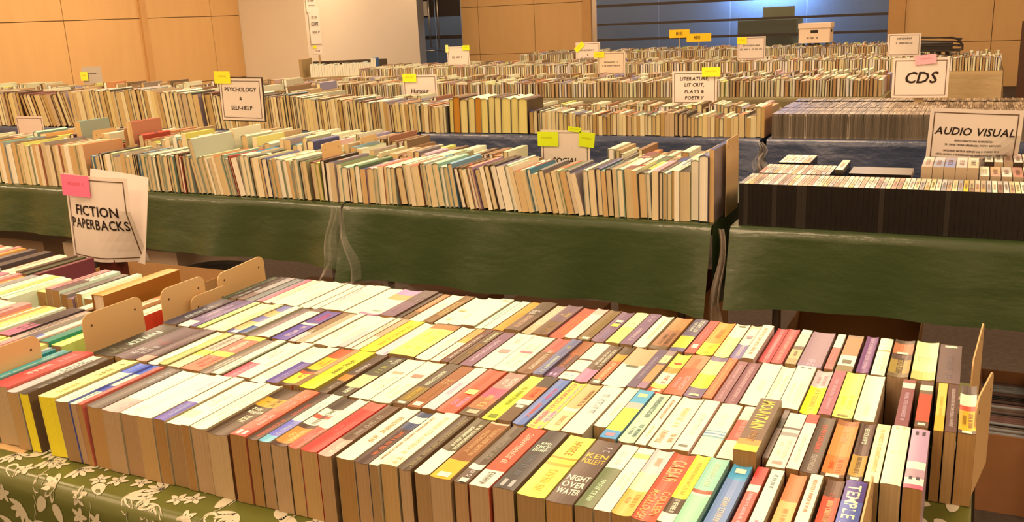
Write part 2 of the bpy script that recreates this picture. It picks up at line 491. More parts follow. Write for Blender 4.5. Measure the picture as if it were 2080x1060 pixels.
# notices on the partition
M_TEXTDARK = simple('printing_ink', (0.03, 0.025, 0.02), 0.7, 0.2)
def sheet(m, w, h, th, bend, col, twist=0.0):
    """paper standing in the xz plane, facing -y, origin at centre"""
    def f(side):
        def g(u, v):
            x = (u - .5) * w; z = (v - .5) * h
            y = bend * (math.cos((u - .5) * math.pi) - .5) + twist * max(0, u - .55) * max(0, .6 - v) * 4
            return (x, y + side, z)
        return g
    m.grid(f(0), 10, 8, col)
    b = f(th)
    m.grid(lambda u, v: b(1 - u, v), 10, 8, col)
def notice(name, loc, rz, w, h, label, rnd):
    m = MB(); sheet(m, w, h, .002, -.004, (.86, .82, .74))
    fn = lambda u, v: (u, -.0075, v)
    o = m.obj(name, M_PAPER, loc=loc, rot=(0, 0, rz))
    t = MB()
    scribble(t, -w * .3, w * .3, h * .2, h * .26, fn, (.1, .08, .06), rnd)
    scribble(t, -w * .35, w * .3, -h * .0, h * .1, fn, (.1, .08, .06), rnd)
    scribble(t, -w * .3, w * .35, -h * .2, -h * .14, fn, (.1, .08, .06), rnd)
    t.obj('printing', M_TEXTDARK, o)
    tag(o, label, 'notice'); return o
notice('wall_notice', (-8.765, 10.9 + .38, 1.74), math.radians(90), .22, .3, 'white printed notice taped up high on the pale corner wall', RND)
notice('wall_notice', (-8.765, 11.33, 1.40), math.radians(90), .25, .52, 'long white notice with dotted frame below the upper one', RND)
m = MB(); sheet(m, .13, .28, .002, -.003, (.85, .8, .75)); o = m.obj('door_notice', M_PAPER, loc=(-10.02, YB + .03, 1.62)); tag(o, 'small white notice stuck on the dark glass door', 'notice')
m = MB(); m.box(-.05, 1.2, -.05, -.01, 0, 1.05); o = m.obj('noticeboard_panel', simple('dark_brown_board', (.10, .05, .03), .6), loc=(.50, 14.0, 0)); tag(o, 'dark brown panel against the wall beyond the tan clothed table', 'panel')

# ---------------------------------------------------------------- tables and cloths
M_TABLEWOOD = simple('grey_laminate', (0.30, 0.26, 0.22), 0.5)
M_TABLELEG = simple('table_leg_steel', (0.10, 0.09, 0.08), 0.4, metal=.7)
def table(x0, x1, y0, y1, label, group=None):
    t = empty('folding_table', ((x0 + x1) / 2, (y0 + y1) / 2, 0))
    w = (x1 - x0) / 2; d = (y1 - y0) / 2
    m = MB(); m.box(-w, w, -d, d, TZ - .035, TZ - .004); m.obj('tabletop', M_TABLEWOOD, t)
    for sx in (-1, 1):
        for sy in (-1, 1):
            m = MB(); m.tube([(sx * (w - .12), sy * (d - .08), 0), (sx * (w - .12), sy * (d - .08), TZ - .035)], .014, k=8)
            m.obj('leg', M_TABLELEG, t, smooth=True)
    tag(t, label, 'table', group); return t
def cloth_map(x0, x1, y0, y1, drop, wave, seed, flare=0.0, sag=None):
    r = .012; R = random.Random(seed); ph = [R.uniform(0, 6) for _ in range(6)]
    arc = r * math.pi / 2; top = (y1 - y0) - r
    def f(u, v):     # u metres from x0, v metres from the back edge forward and down
        x = x0 + u; z = TZ + .002
        if v < top: return Vector((x, y1 - v, z))
        if v < top + arc:
            a = (v - top) / r; return Vector((x, y0 + r - r * math.sin(a), z - r + r * math.cos(a)))
        d = v - top - arc; k = d / drop
        w = wave * k * (math.sin(x * 9 + ph[0]) + .6 * math.sin(x * 21 + ph[1] + k) + .5 * math.sin(x * 4.2 + ph[2]))
        e = 0.0
        if flare: e = flare * k * (math.exp(-((u) / .10) ** 2) + math.exp(-((x1 - x0 - u) / .10) ** 2))
        return Vector((x, y0 - .004 - abs(wave) * k * 1.6 + w - e, z - r - d * (1 - (sag(x) if sag else 0))))
    return f, top + arc + drop
def cloth_mat(name, col, rough, spec, coat=0.0, bump=.25, bscale=6):
    m, nt, p = newmat(name)
    p.inputs['Base Color'].default_value = (*col, 1); p.inputs['Roughness'].default_value = rough
    p.inputs['Specular IOR Level'].default_value = spec; p.inputs['Coat Weight'].default_value = coat; p.inputs['Coat Roughness'].default_value = .12
    tc = nt.nodes.new('ShaderNodeTexCoord'); mp = nt.nodes.new('ShaderNodeMapping'); mp.inputs['Scale'].default_value = (1, 1, 2.2)
    nt.links.new(tc.outputs['Object'], mp.inputs['Vector'])
    n = nt.nodes.new('ShaderNodeTexNoise'); n.inputs['Scale'].default_value = bscale; n.inputs['Detail'].default_value = 6; n.inputs['Distortion'].default_value = .2
    nt.links.new(mp.outputs['Vector'], n.inputs['Vector'])
    b = nt.nodes.new('ShaderNodeBump'); b.inputs['Strength'].default_value = bump; b.inputs['Distance'].default_value = .03
    nt.links.new(n.outputs['Fac'], b.inputs['Height']); nt.links.new(b.outputs['Normal'], p.inputs['Normal'])
    nt.links.new(b.outputs['Normal'], p.inputs['Coat Normal'])
    return m
M_LEAFCLOTH = cloth_mat('olive_oilcloth', (0.10, 0.12, 0.022), 0.35, 0.5, coat=.25, bump=.12, bscale=5)
M_LEAF = simple('printed_leaf', (0.55, 0.54, 0.42), 0.45, 0.4)
M_GREEN = cloth_mat('green_plastic_cloth', (0.043, 0.076, 0.025), 0.4, 0.5, coat=.35, bump=.30, bscale=3.6)
M_BLUE = cloth_mat('blue_plastic_cloth', (0.035, 0.055, 0.12), 0.4, 0.5, coat=.3, bump=.4)
M_OLIVE = cloth_mat('olive_plastic_cloth', (0.17, 0.15, 0.065), 0.5, 0.4, coat=.1, bump=.3)
M_TAN = cloth_mat('tan_plastic_cloth', (0.36, 0.27, 0.13), 0.55, 0.4, coat=.1, bump=.3)
def cloth(name, x0, x1, y0, y1, drop, wave, mats, label, seed=1, leaves=False, nu=60, side=None, flare=0.0, group=None, sag=None):
    f, D = cloth_map(x0, x1, y0, y1, drop, wave, seed, flare, sag)
    m = MB(); W = x1 - x0
    topv = (y1 - y0) - .012
    def g(u, v):
        if v < .2: vv = topv * v / .2
        elif v < .4: vv = topv + .01885 * (v - .2) / .2
        else: vv = topv + .01885 + drop * (v - .4) / .6
        return f(u * W, min(vv, D))
    m.grid(lambda u, v: g(u, v), nu, 20)
    if side in ('R', 'B'):
        m.grid(lambda u, v: Vector((x1 + .004 + .02 * v * math.sin(u * 9), y0 + u * (y1 - y0), TZ + .002 - v * drop)), 12, 6)
    if side in ('L', 'B'):
        m.grid(lambda u, v: Vector((x0 - .004 - .02 * v * math.sin(u * 9), y1 - u * (y1 - y0), TZ + .002 - v * drop)), 12, 6)
    if leaves:
        R = random.Random(seed + 5)
        def leafpoly(cu, cv, ang, L, wd):
            pts = []
            for i in range(12):
                t = i / 12 * 2 * math.pi
                a = L / 2 * math.cos(t); b = wd / 2 * math.sin(t) * (1 - .25 * math.cos(t))
                pts.append((cu + a * math.cos(ang) - b * math.sin(ang), cv + a * math.sin(ang) + b * math.cos(ang)))
            P = []
            for (uu, vv) in pts:
                uu = max(.002, min(W - .002, uu)); vv = min(D - .002, vv)
                q = f(uu, vv); e = .002
                du = f(uu + e, vv) - q; dv = f(uu, vv + e) - q
                nn = du.cross(dv).normalized()
                if nn.z < -0.5 or (abs(nn.z) < .9 and nn.y > 0): nn = -nn
                if vv < topv: nn = Vector((0, 0, 1))
                P.append(q + nn * .0009)
            c = sum(P, Vector()) / len(P)
            for i in range(12): m.face([c, P[i], P[(i + 1) % 12]], mi=1)
        v_from = topv - .10
        cell = .043; nu_ = int(W / cell); nv_ = int((D - v_from) / cell) + 1
        for i in range(nu_ + 1):
            for j in range(nv_):
                cu = (i + R.uniform(.2, .8)) * cell; cv = v_from + (j + R.uniform(.2, .8)) * cell
                if cv > D - .01: continue
                k = R.random(); a0 = R.uniform(0, math.pi)
                if k < .42: leafpoly(cu, cv, a0, .036, .02)
                elif k < .72:
                    for q in range(5): leafpoly(cu + .009 * math.cos(a0 + q * 1.257), cv + .009 * math.sin(a0 + q * 1.257), a0 + q * 1.257, .017, .009)
                else:
                    for q in range(-2, 3): leafpoly(cu + .014 * math.cos(a0 + q * .55), cv + .016 * math.sin(a0 + q * .55), a0 + q * .55, .032, .011)
        if side == 'R':
            for i in range(3):
                for j in range(int(topv / .05)):
                    leafpoly(W - .02 - i * .045 - R.uniform(0, .02), .02 + j * .05 + R.uniform(0, .02), R.uniform(0, 3.1), .034, .017)
        for i in range(int(W / .13)):     # thin printed stems
            u0 = i * .13 + R.uniform(0, .05); vv = v_from; ang = R.uniform(-.2, .2)
            while vv < D - .02:
                leafpoly(u0, vv, math.pi / 2 + .3 * math.sin(vv * 30 + i), .021, .0016); u0 += .006 * math.cos(vv * 30 + i) * -.8; vv += .018
    me = m.mesh(name, mats, smooth=False)
    sm = [i < nu * 20 for i in range(len(me.polygons))]
    me.polygons.foreach_set('use_smooth', sm)
    o = bpy.data.objects.new(name, me); COL.objects.link(o)
    tag(o, label, 'tablecloth', group); return o
def film_bunch(loc, h, w, label, seed, rz=0.0, mat=None):
    """a bunch of clear film hanging at a table corner"""
    R = random.Random(seed); m = MB(); ph = [R.uniform(0, 6) for _ in range(8)]
    def f(u, v):
        a = (u - .5) * 2; r = w * (.25 + .75 * v ** 1.4)
        y = .022 * math.sin(a * 5 + ph[0]) * (0.3 + v) + .006 * math.sin(a * 13 + ph[1] + v * 3) + .006 * math.sin(v * 11 + ph[2])
        return (a * r * .5 + .012 * math.sin(v * 9 + ph[3]), y - .03 * v, -v * h * (1 - .12 * math.sin(a * 5 + ph[4])))
    m.grid(f, 28, 16)
    o = m.obj('plastic_film', mat or M_FILM, smooth=True, loc=loc, rot=(0, 0, rz)); tag(o, label, 'plastic film'); return o

table(-1.745, .028, .90, 1.74, 'folding table under the leaf-patterned cloth nearest the camera')
table(-3.58, -1.76, .90, 1.66, 'folding table under the leaf-patterned cloth, left of the bookends')
cloth('patterned_tablecloth', -1.7515, .034, .862, 1.76, .34, .004, [M_LEAFCLOTH, M_LEAF], 'glossy olive tablecloth printed with pale leaves, under the nearest paperbacks', 3, True, 90, 'R')
cloth('patterned_tablecloth', -3.6, -1.7525, .862, 1.68, .34, .004, [M_LEAFCLOTH, M_LEAF], 'olive leaf-print tablecloth under the paperbacks behind the bookends', 8, True, 60, 'L')
T2Y0, T2Y1 = 2.90, 3.68
table(-5.4, -3.62, T2Y0, T2Y1, 'folding table at the left end of the green clothed row')
table(-3.58, -2.2, T2Y0, T2Y1, 'folding table behind the fiction paperbacks sign')
table(-2.17, -.74, T2Y0, T2Y1, 'folding table under the social science books')
table(-.66, .9, T2Y0, T2Y1, 'folding table carrying the black disc cases')
cloth('green_tablecloth', -5.42, -3.63, T2Y0 - .015, T2Y1, .21, .012, [M_GREEN], 'dark green plastic tablecloth left of the fiction paperbacks sign', 21, nu=50, side='B', flare=.03)
cloth('green_tablecloth', -3.59, -2.19, T2Y0 - .015, T2Y1, .235, .014, [M_GREEN], 'dark green plastic tablecloth right of the fiction paperbacks sign', 22, nu=60, side='L', flare=.02)
cloth('green_tablecloth', -2.18, -.735, T2Y0 - .015, T2Y1, .275, .016, [M_GREEN], 'dark green plastic tablecloth under the social science books', 23, nu=60, side='R', flare=.05)
cloth('green_tablecloth', -.675, .92, T2Y0 - .015, T2Y1, .24, .012, [M_GREEN], 'dark green plastic tablecloth under the black disc cases', 24, nu=60, side='L', flare=.04)
film_bunch((-2.19, 2.85, .735), .30, .26, 'clear crumpled film hanging between two green tablecloths', 1)
film_bunch((-.705, 2.87, .735), .55, .075, 'clear crumpled film hanging beside the disc case table', 2, mat=M_FILMTHICK)
film_bunch((-3.60, 2.83, .735), .42, .13, 'clear crumpled film hanging left of the fiction paperbacks sign', 3)
film_bunch((-2.0, 2.90, .46), .12, .9, 'loose clear film trailing under the green cloth', 4)
for x0, x1, lb in ((-9.1, -6.8, 'far left part of the blue clothed row'), (-6.76, -4.9, 'blue clothed row behind the health sign'), (-4.86, -3.1, 'blue clothed row behind the psychology sign'), (-3.06, -1.0, 'blue clothed row under the old hardbacks'), (-.96, 1.0, 'blue clothed row under the compact discs')):
    table(x0, x1, 4.93, 5.75, 'folding table in the ' + lb)
    cloth('blue_tablecloth', x0 - .003, x1 + .003, 4.90, 5.76, .25, .014, [M_BLUE], 'navy blue plastic tablecloth, ' + lb, int(-x0 * 10) + 60, nu=50, side='B', flare=.03)
film_bunch((-.98, 4.87, .73), .16, .10, 'clear film pinched at the blue cloth below the compact discs', 5)
FAR = [(7.15, -6.2, -.62), (9.55, -6.8, .16), (12.2, -5.9, -.5)]
for k, (y0, xa, xb) in enumerate(FAR):
    w = ['nearest', 'middle', 'farthest'][k]
    n = int((xb - xa) / 1.85) + 1
    for i in range(n):
        table(xa + (xb - xa) * i / n + .01, xa + (xb - xa) * (i + 1) / n - .01, y0 - .02, y0 + .80, 'table in the %s of the three back rows, %s from its left end' % (w, ordinal(i + 1)))
    cloth('tan_tablecloth', xa - .02, xb + .03, y0 - .04, y0 + .82, .3, .02, [M_OLIVE if k == 0 else M_TAN], ('dull olive' if k == 0 else 'tan') + ' tablecloth along the %s of the three back rows' % w, 90 + k, nu=80, side='B', flare=.08)

ROWS=[[
'-1496|26.1|thin teal paperback|3f8f80|v#d8e0c0|',
'-1455|52.2|scarlet paperback with white lettering|f04840|v#ffd0b0@.3-.6;v#ff9080@.65-.9|',
'-1413|28.6|grey white paperback|c8b8a0:.5,d8d0b8|v#706050@.5-.9|',
'-1386|23.3|thin black paperback with yellow edges|3a2c20|v#c0b090|P=e0b020',
'-1330|42.8|pale yellow paperback|f8ee80|v#907840@.55-.9;v#c0a850@.1-.35|P=e0b020',
'-1291|32.5|white paperback with blue corner|fffbe0:.75,3a60b0|v#c8c8b0@.1-.5|',
'-1267|14.9|white and navy paperback|e8e8d8:.3,405090:.45,e8e8f0:.75,3058a0|v#506090@.1-.3|',
'-1251|13.6|thin red spined paperback|f05a48|v#ffd0c0@.2-.5|',
'-1226|34.7|brown grey paperback|6a5848|v#b0a898@.6-.9|',
'-1188|38.3|cream paperback with salmon foot|f0a088:.3,fffbe0|v#e8b8a0@.08-.25|',
'-1150|36.3|plain cream paperback|fffbe0|v#d8c8a8@.1-.2|',
'-1114|33.5|blush pink paperback|f8d8c8:.35,fff0e8|v#c8a0b0@.6-.85|',
'-1084|24.6|indigo and white paperback|5a4a90:.4,fffff0|v#a0a0e0@.1-.35|',
'-1055|30.3|white paperback with yellow patch|fffce8:.15,ffff90:.3,fffce8|v#d0b8a0@.4-.7|',
'-1030|16.9|white glossy paperback|fffff0|v#e8e0c0@.3-.8|',
'-1004|32.2|white paperback with faint pink pattern|fffce8|v#e8d0a8@.2-.9|',
'-967|41.0|black paperback with gold band|4a3018:.6,e09820:.78,4a3018|v#e8c890@.25-.4;h#fff0c0@.45-.58;v#805818@.62-.76|',
'-927|29.7|coral red paperback with white title box|f04838:.14,f05a40:.5,f06840|h#ffffff@.03-.1;v#ffb090@.2-.45;v#ffa080@.55-.9|',
'-900|20.1|dark brown paperback with red lettering|4a3024|v#e05030@.05-.4;v#d85038@.5-.75|',
'-879|20.7|white paperback with lilac and blue foot|78b0d8:.12,7870b0:.42,e8f0e0|v#c0b8e8@.14-.4;v#b8b8b0@.5-.85|',
'-851|30.1|dark paperback with flame and cream patches|502c1c:.06,f08030:.35,4a3020:.42,f0e0c0:.55,e05030:.62,f0e8c8:.75,4a3828|v#ffd070@.1-.3;v#706050@.44-.74|',
'-825|20.9|cream and orange red paperback|f06048:.4,fffbe0|v#ffa088@.1-.35;v#e8d8b0@.5-.8|',
'-799|29.1|bright red paperback with cream head|f83c30:.85,f86048|v#ff7060@.3-.6|S=f83c30',
'-770|23.5|brown paperback with peach foot|e8a080:.3,6a4830|v#f8d8c0@.05-.25;v#c0a080@.4-.8|',
'-738|29.5|cream paperback with brown lettering|fffbd8:.3,f8f0c0|v#c08848@.32-.85|',
'-709|22.5|black and navy paperback with white swirl|4a2c24:.65,304058:.78,e8f0f0:.9,304058|v#e07040@.15-.6|',
'-689|15.0|cream paperback with brown curls|fff4c8|v#a06838@.1-.9|',
'-667|26.5|wide beige patterned paperback|f8dca0:.15,ffe8b0|v#d8b070@.2-.9;v#c8a868@.02-.14|',
'-641|19.1|dark brown striped paperback|4a3420|v#b89860@.05-.95|',
'-614|24.0|white paperback with black headed lettering|fffff0:.4,584828|v#fffff0@.42-.9|',
'-586|30.9|brown paperback with amber foot|ffa820:.3,904c18:.97,e0b080|v#e0a060@.38-.9;h#fff0c0@.03-.1|',
'-556|20.2|dark brown paperback with white bars|4a3020:.22,f8f0c8:.3,54402c|h#fff0d0@.02-.08;v#f0d0b0@.09-.2;v#a89070@.4-.8|',
'-529|29.0|red paperback with photograph foot|e8dcc8:.25,ff5030|v#ffc090@.35-.9;v#806858@.03-.22|',
'-496|30.3|charcoal paperback with white stacked title|403830|h#f8f8f0@.62-.8;h#b8a890@.04-.14;v#706860@.2-.55|',
'-457|38.1|bright yellow paperback with creased middle|ffff50:.48,d8a030:.53,ffe040:.6,c88820:.63,ffff50|v#e0a030@.1-.42;v#b87820@.68-.92|',
'-419|35.7|brown paperback with white and gold titles|5a4030|n#ffffff=NIGHT/OVER/WATER@.12-.42;n#f8b028=KEN/FOLLETT@.6-.78;v#d8b8c0@.82-.9|',
'-388|23.5|olive green paperback with blush head|606838:.6,f8e8c8|v#c8d090@.08-.4;v#e8c0a0@.65-.9|',
'-364|21.8|white paperback with yellow blot|ffffff:.82,e8e860:.9,fffff8|v#e8f0f0@.3-.6|',
'-340|25.6|pale lilac paperback with orange foot|f0b048:.35,ffff98:.62,e8c0a8|v#d89030@.1-.3;v#e0a060@.75-.88|',
'-315|36.2|large brick red paperback with ornate gold lettering|d84a28|v#ffa860=CAESAR@.56-.9;v#ffa050=McCULLOUGH@.02-.42/1;v#ffa050=COLLEEN@.08-.42/0|',
'-291|27.2|yellow paperback with brown and white foot|fffff0:.12,503820:.33,ffff30|v#fff8e0@.13-.31;v#b89820@.36-.9|',
'-265|24.8|sea green paperback with mid band|a0c890:.42,e8d8a8:.45,b05030:.5,98c498|v#e0e0a0@.56-.92|',
'-235|24.2|steel blue hardcover sized paperback|7080a0:.1,8090a8:.75,58a0c8|v#e8c090@.15-.5;h#ffffff@.85-.92|',
'-210|14.8|red paperback with cream waist|f04838:.62,f8e8c0:.72,f03830|v#ffc0b0@.15-.6|',
'-191|16.2|pale blue white paperback|e8f4e8:.6,d8e8e0|v#907880@.7-.92;v#d05080@.05-.25|',
'-166|21.0|orange paperback with tan lower half|f8b060:.6,f87840|v#f89040@.1-.5|',
'-144|15.1|cream paperback with red lettering|fff8d0|v#e86838@.45-.92;v#a07848@.1-.25|',
'-121|20.4|brown and red paperback with gilt lines|e05030:.75,704830|v#c03820@.1-.8;v#f8c878@.3-.7|',
'-97|24.5|blue and violet paperback with slanted white title|4888b8:.35,6068a0:.7,604880|v#f8f8e0=TEMPLE AN@.2-.93|',],
[
'-1418|58.2|black paperback with silver script|2c281c|v#d8d8b0@.3-.8;v#807850@.1-.25|',
'-1361|54.0|dark brown paperback with white flecks|4a3038|v#c8b8a0@.1-.4;v#a03030@.45-.6|',
'-1318|28.2|maroon paperback with salmon foot|e88868:.15,402830|v#805050@.3-.7|',
'-1290|25.4|cream paperback with round emblem|f8f0c0:.7,f8e8a8|v#e0a890@.12-.2;v#d8c8a0@.75-.95|',
'-1265|22.7|olive and gold paperback|a8a850:.5,c8b860|v#d8d080@.3-.8|',
'-1238|28.3|tan paperback with yellow motif|c8b880:.35,e8c830:.5,c0a888|v#806040@.5-.9|',
'-1201|43.9|red paperback with yellow block|f05830:.4,ffe820:.52,f05038:.9,ffe830|v#b83820@.1-.38;v#ffd0a0@.55-.85|',
'-1166|24.9|brown grey paperback|806850|v#e8dcd0@.1-.5|',
'-1142|20.1|beige paperback|e0d0a8|v#b89878@.1-.4|',
'-1128|5.5|very thin dark green pamphlet|405030||',
'-1110|28.6|cream paperback with crimson foot|e85058:.4,f8f0d0|v#ffa0a0@.05-.35;v#c8b898@.55-.8|',
'-1080|29.2|white paperback with grey rule|fffff0|v#d8d8c8@.3-.8|',
'-1049|30.8|white glossy paperback with blue edge|f8fff0|v#c8d8d8@.1-.9|',
'-1020|25.1|purple and white paperback|604880:.55,e0e0f8|v#a890c0@.05-.5|',
'-990|26.7|black paperback with orange and yellow panels|503018:.05,ffe030:.3,f84820:.36,402818:.42,ffb820:.75,f85020|v#d82818@.2-.33;v#f09820@.5-.7|',
'-969|13.2|brown gold paperback|8a5c28:.3,b88850|v#e8c888@.3-.7|',
'-945|32.0|yellow paperback with black lettering|ffff20|v#605010@.35-.75|',
'-913|20.6|brown paperback with orange patch|584028:.3,d07828:.45,584030|v#e8d0b0@.5-.75;v#c0a080@.1-.25|',
'-879|30.8|black paperback with gold and cream art|483824:.2,f0c880:.5,504830:.9,584838|v#f8f8e0@.02-.2;v#b8a838@.55-.75;v#e0d0a0@.8-.95|',
'-843|37.7|cream paperback with small red emblem|fffbd8|v#f0d8a0@.2-.55;h#d0a070@.62-.68|',
'-804|37.8|cream paperback with round red seal|fffbd8|v#f0d8a8@.1-.45;h#c08060@.6-.68|',
'-767|25.2|brown paperback with gold lettering|6a4a28:.08,8a6828:.4,5a4430|v#e0a828@.1-.4;v#f8f0b8@.45-.8;h#fff8d8@.02-.06|',
'-741|25.7|chestnut paperback with round badge|985020|v#c07838@.15-.6;h#e0a060@.55-.68;h#fff8d0@.04-.12|',
'-715|22.7|pale lilac grey paperback|d8c0c0:.9,e8e0e0|v#c8b0b0@.3-.6|',
'-684|33.4|vivid scarlet paperback with silver lettering|ff5030|v#b898b8@.12-.35;h#f0e070@.42-.52|',
'-646|32.6|brown paperback with pink panel|604828:.15,b06838:.4,e05060:.62,b08068|v#f8c060@.2-.45;v#f8d8b8@.66-.9;h#f0b080@.05-.12|',
'-610|24.5|acid yellow green paperback|c8c820:.15,d8d820:.6,f8f048|v#908810@.3-.75;h#808010@.05-.12|',
'-586|23.3|brown paperback with orange panel|6a4828:.35,f8f0d0:.45,d86830:.75,504030|h#fff0d0@.28-.33;v#e04830@.5-.7|',
'-562|19.8|slate blue paperback with orange lettering|58709c|v#ff7040@.15-.45;v#f06070@.55-.8|',
'-537|25.7|yellow paperback with pink and red stripes|ffff50:.15,b0b888:.35,ffff40|v#e84050@.0-.98/1;v#f090a0@.0-.98/0|',
'-510|25.3|tan orange paperback with dark cartouche|f8c880:.4,ffe0a8:.46,f0a860|v#603818@.52-.88/0;v#e0a060@.1-.3|',
'-478|33.8|ivory paperback with grey lettering|fffff0|v#a8a8a0@.4-.85|',
'-449|19.9|plain ivory paperback set back|fffbd0|v#e8e0b0@.2-.5|Y=.035',
'-425|24.6|sky blue paperback with lime panel|3890c8:.15,e8ff40:.6,f0b090:.72,40a0d0|h#c08080@.04-.1;h#ffe080@.85-.92|',
'-398|24.2|sage green paperback|c0cc98|v#607060@.1-.35;v#607060@.5-.95|',
'-377|15.4|cream paperback with red small type|fffbd0|v#e08050@.5-.9;v#f0c080@.15-.35|',
'-351|32.3|cream paperback with tan and brown titles|fffbb8|v#b88048@.05-.32/1;v#b88048@.1-.28/0;v#f0c070@.4-.8|',
'-322|23.6|white paperback with blush side|fffff0|v#e0e0c0@.3-.7;h#706850@.06-.1|S=f0b898',
'-292|30.4|ivory paperback with two blue rules|ffffa8:.32,70a098:.35,fffff0:.38,5088a0:.4,fffff0:.43,70a098:.45,fffff0|v#e8d8b8@.5-.8|S=f8b878',
'-262|23.9|cream paperback with red middle|ffffc0:.32,f05038:.72,ffffb8|v#f8a888@.36-.7|',
'-234|30.3|fat brown paperback with gold title and flames|ffc820:.1,f08828:.2,6a4020:.4,604020|n#ffc838=MOUNTAIN@.4-.95/v;v#c07828@.12-.36|H=.128;Y=-.012',
'-214|8.1|thin grey paperback with dark figure|a08068:.55,403828:.75,887060||Y=.02',
'-197|24.1|cream paperback with hatted face drawing|fff8d0:.55,a09078:.62,e8dcc0:.68,605040:.72,f8e8c0|h#e09070@.05-.1;v#e8d8b0@.15-.5|S=f0b898',
'-176|16.4|white paperback with red head|fffff0:.82,e03828|v#d0d0c0@.1-.6|',
'-156|22.1|dark brown streaked paperback with red lettering|5c4430|v#f05030@.35-.85;v#c0a080@.02-.3|',
'-128|28.7|orange and brown paperback|704828:.05,f87830:.35,ff8c40:.9,b06838|v#d85820@.08-.3;v#ffb070@.6-.9;h#fff8f0@.01-.05|',
'-102|18.9|dark brown paperback with amber photographs|5c4030:.08,c89038:.42,684838:.6,604030|v#f8f8d0@.62-.92;h#fff8f0@.02-.06;v#604020@.12-.4|',
'-82|17.5|pale yellow paperback|ffffa0:.9,f8e890|v#f0b860@.15-.9|',
'-60|23.9|broad lemon cream paperback|ffffa8|h#d0d098@.5-.54;h#c8c080@.94-.98|',
'-35|22.9|mauve paperback with white waves and red foot|f06068:.06,f8e8c0:.16,c09088:.3,f8f0e8:.42,c89498|h#504040@.13-.18;h#503838@.88-.95|',],
[
'-1436|36.6|dark navy paperback with silver type|403840|v#d0c8c0@.2-.7|',
'-1400|32.0|pale pink and purple paperback|f8e0d0:.2,604868|v#d8b0c0@.3-.8|',
'-1375|15.8|slim purple paperback|58386c|v#c8a8c8@.2-.7|',
'-1357|17.0|apple green paperback|98b850:.6,c8d878|v#e0f0a0@.2-.8|',
'-1327|37.4|pale yellow paperback with salmon foot|e8a080:.06,ffff98|v#f0f088@.3-.6|',
'-1297|21.6|lemon paperback|ffff90|v#e8e870@.3-.8|',
'-1271|27.6|purple paperback with orange pictures|706088:.12,f0b068:.4,7c7090:.6,f0a860:.8,807898|h#d8c8e0@.02-.1|',
'-1246|19.8|white paperback with navy foot|405878:.25,e8f0e8|v#b0b8b8@.4-.8|',
'-1222|24.5|brown grey paperback with tiny pictures|806858|v#d8a090@.3-.8|',
'-1193|30.2|cream paperback with brown head|fffbd8:.9,806050|v#e8d8b0@.1-.5|',
'-1152|36.7|violet paperback with white oval|584488:.5,f0e8c8:.56,684c80|v#e8b8e8@.1-.45;v#e04868@.65-.9|',
'-1123|17.5|slim pink brown paperback|e0b8a0:.3,906840|v#f8e8d0@.1-.4|',
'-1104|17.3|tan paperback|c8a070|v#e8d0a8@.2-.7|',
'-1086|16.0|pale cream slim paperback|ffffc0|v#f0e8a0@.2-.5|',
'-1062|27.2|white wide paperback|fffff0|v#fff8e0@.2-.7|',
'-1033|29.0|glossy white paperback|fffff8|v#f8f8f0@.2-.7|',
'-1010|14.3|blush striped paperback|e8b8a0:.5,f8e8d8||',
'-996|13.1|cream paperback with peach stripe|fff0c0:.5,f8c898|v#f0a880@.2-.8|',
'-979|16.3|peach paperback|f8d8a0:.4,f09868|v#f8e8c8@.1-.4|',
'-953|32.1|golden yellow paperback|ffe020|v#f0a020@.2-.85|',
'-924|25.3|pale lilac paperback|e0c0d0:.7,f8f0e0|v#c8a8e0@.02-.12|',
'-880|55.6|broad yellow paperback with brown head|ffff60:.82,a86828:.97,583818|h#e8c830@.2-.26;v#d8c840@.4-.75|E=1',
'-835|30.2|pure white paperback|fffff8|v#f8f0e0@.3-.7|',
'-810|17.8|white paperback with orange head|f0fff0:.55,f8a040:.7,ff9040|v#b8c0a0@.1-.5|',
'-793|14.7|slim maroon paperback with white type|603028|v#f8e0c0@.1-.8|',
'-774|20.4|brown paperback with white and gold words|5c3c18|v#c08020@.3-.6;v#f0e8c0@.65-.95|',
'-750|24.0|dusky pink paperback|80505c|v#e8b8b8@.1-.8|',
'-717|35.8|mint cream paperback|f8fff0:.96,e0f0d8|h#c09078@.42-.52;v#e8b8a0@.7-.9|',
'-677|41.5|pale duck egg blue paperback|e0f0e0|v#c8d8c8@.1-.8;h#f07070@.5-.55|',
'-639|26.2|brown paperback with red head and cream name|7c4820:.6,e05040|v#f8d0a0@.1-.65|',
'-615|19.6|slate paperback with silver lettering|606078|v#e8e0c8@.05-.5;v#d8c060@.7-.8|',
'-593|22.0|plum paperback with orange title|704860:.25,583028:.6,a05020|v#f08048@.25-.65;h#e0a0c0@.04-.1|',
'-566|28.6|dark paperback with three cream panels|f8fff0:.18,704820:.22,fffff0:.5,5c4020:.54,fffff0|h#a0b0b0@.08-.12|',
'-539|23.8|brown paperback with pink foot|d07888:.32,5c4028|v#f8e0c0@.4-.9|',
'-515|20.1|orange paperback with black and gold ends|5c4020:.12,f06030:.6,d89020:.78,503818|v#f8d890@.12-.55;h#f8f0d0@.03-.09|',
'-483|39.6|cream paperback with peach top|fffff0:.55,f0a068|h#606040@.5-.54|',
'-454|16.2|dark purple slim paperback|604858|v#c0a0a0@.2-.8|',
'-438|15.2|purple paperback with gold picture|a07078:.15,c08848:.6,604048:.65,f8d080:.85,a08070|v#e8d8d0@.62-.78|',
'-416|24.5|red paperback with yellow panels|e04828:.12,ffff50:.22,f8f0b0:.5,f09030:.65,ffff48|h#f8d890@.04-.09;v#e05838@.24-.48;h#d83820@.74-.78|',
'-387|31.1|rust red paperback|e05830:.65,d88048|v#f8a890@.1-.45;v#c07848@.5-.9|',
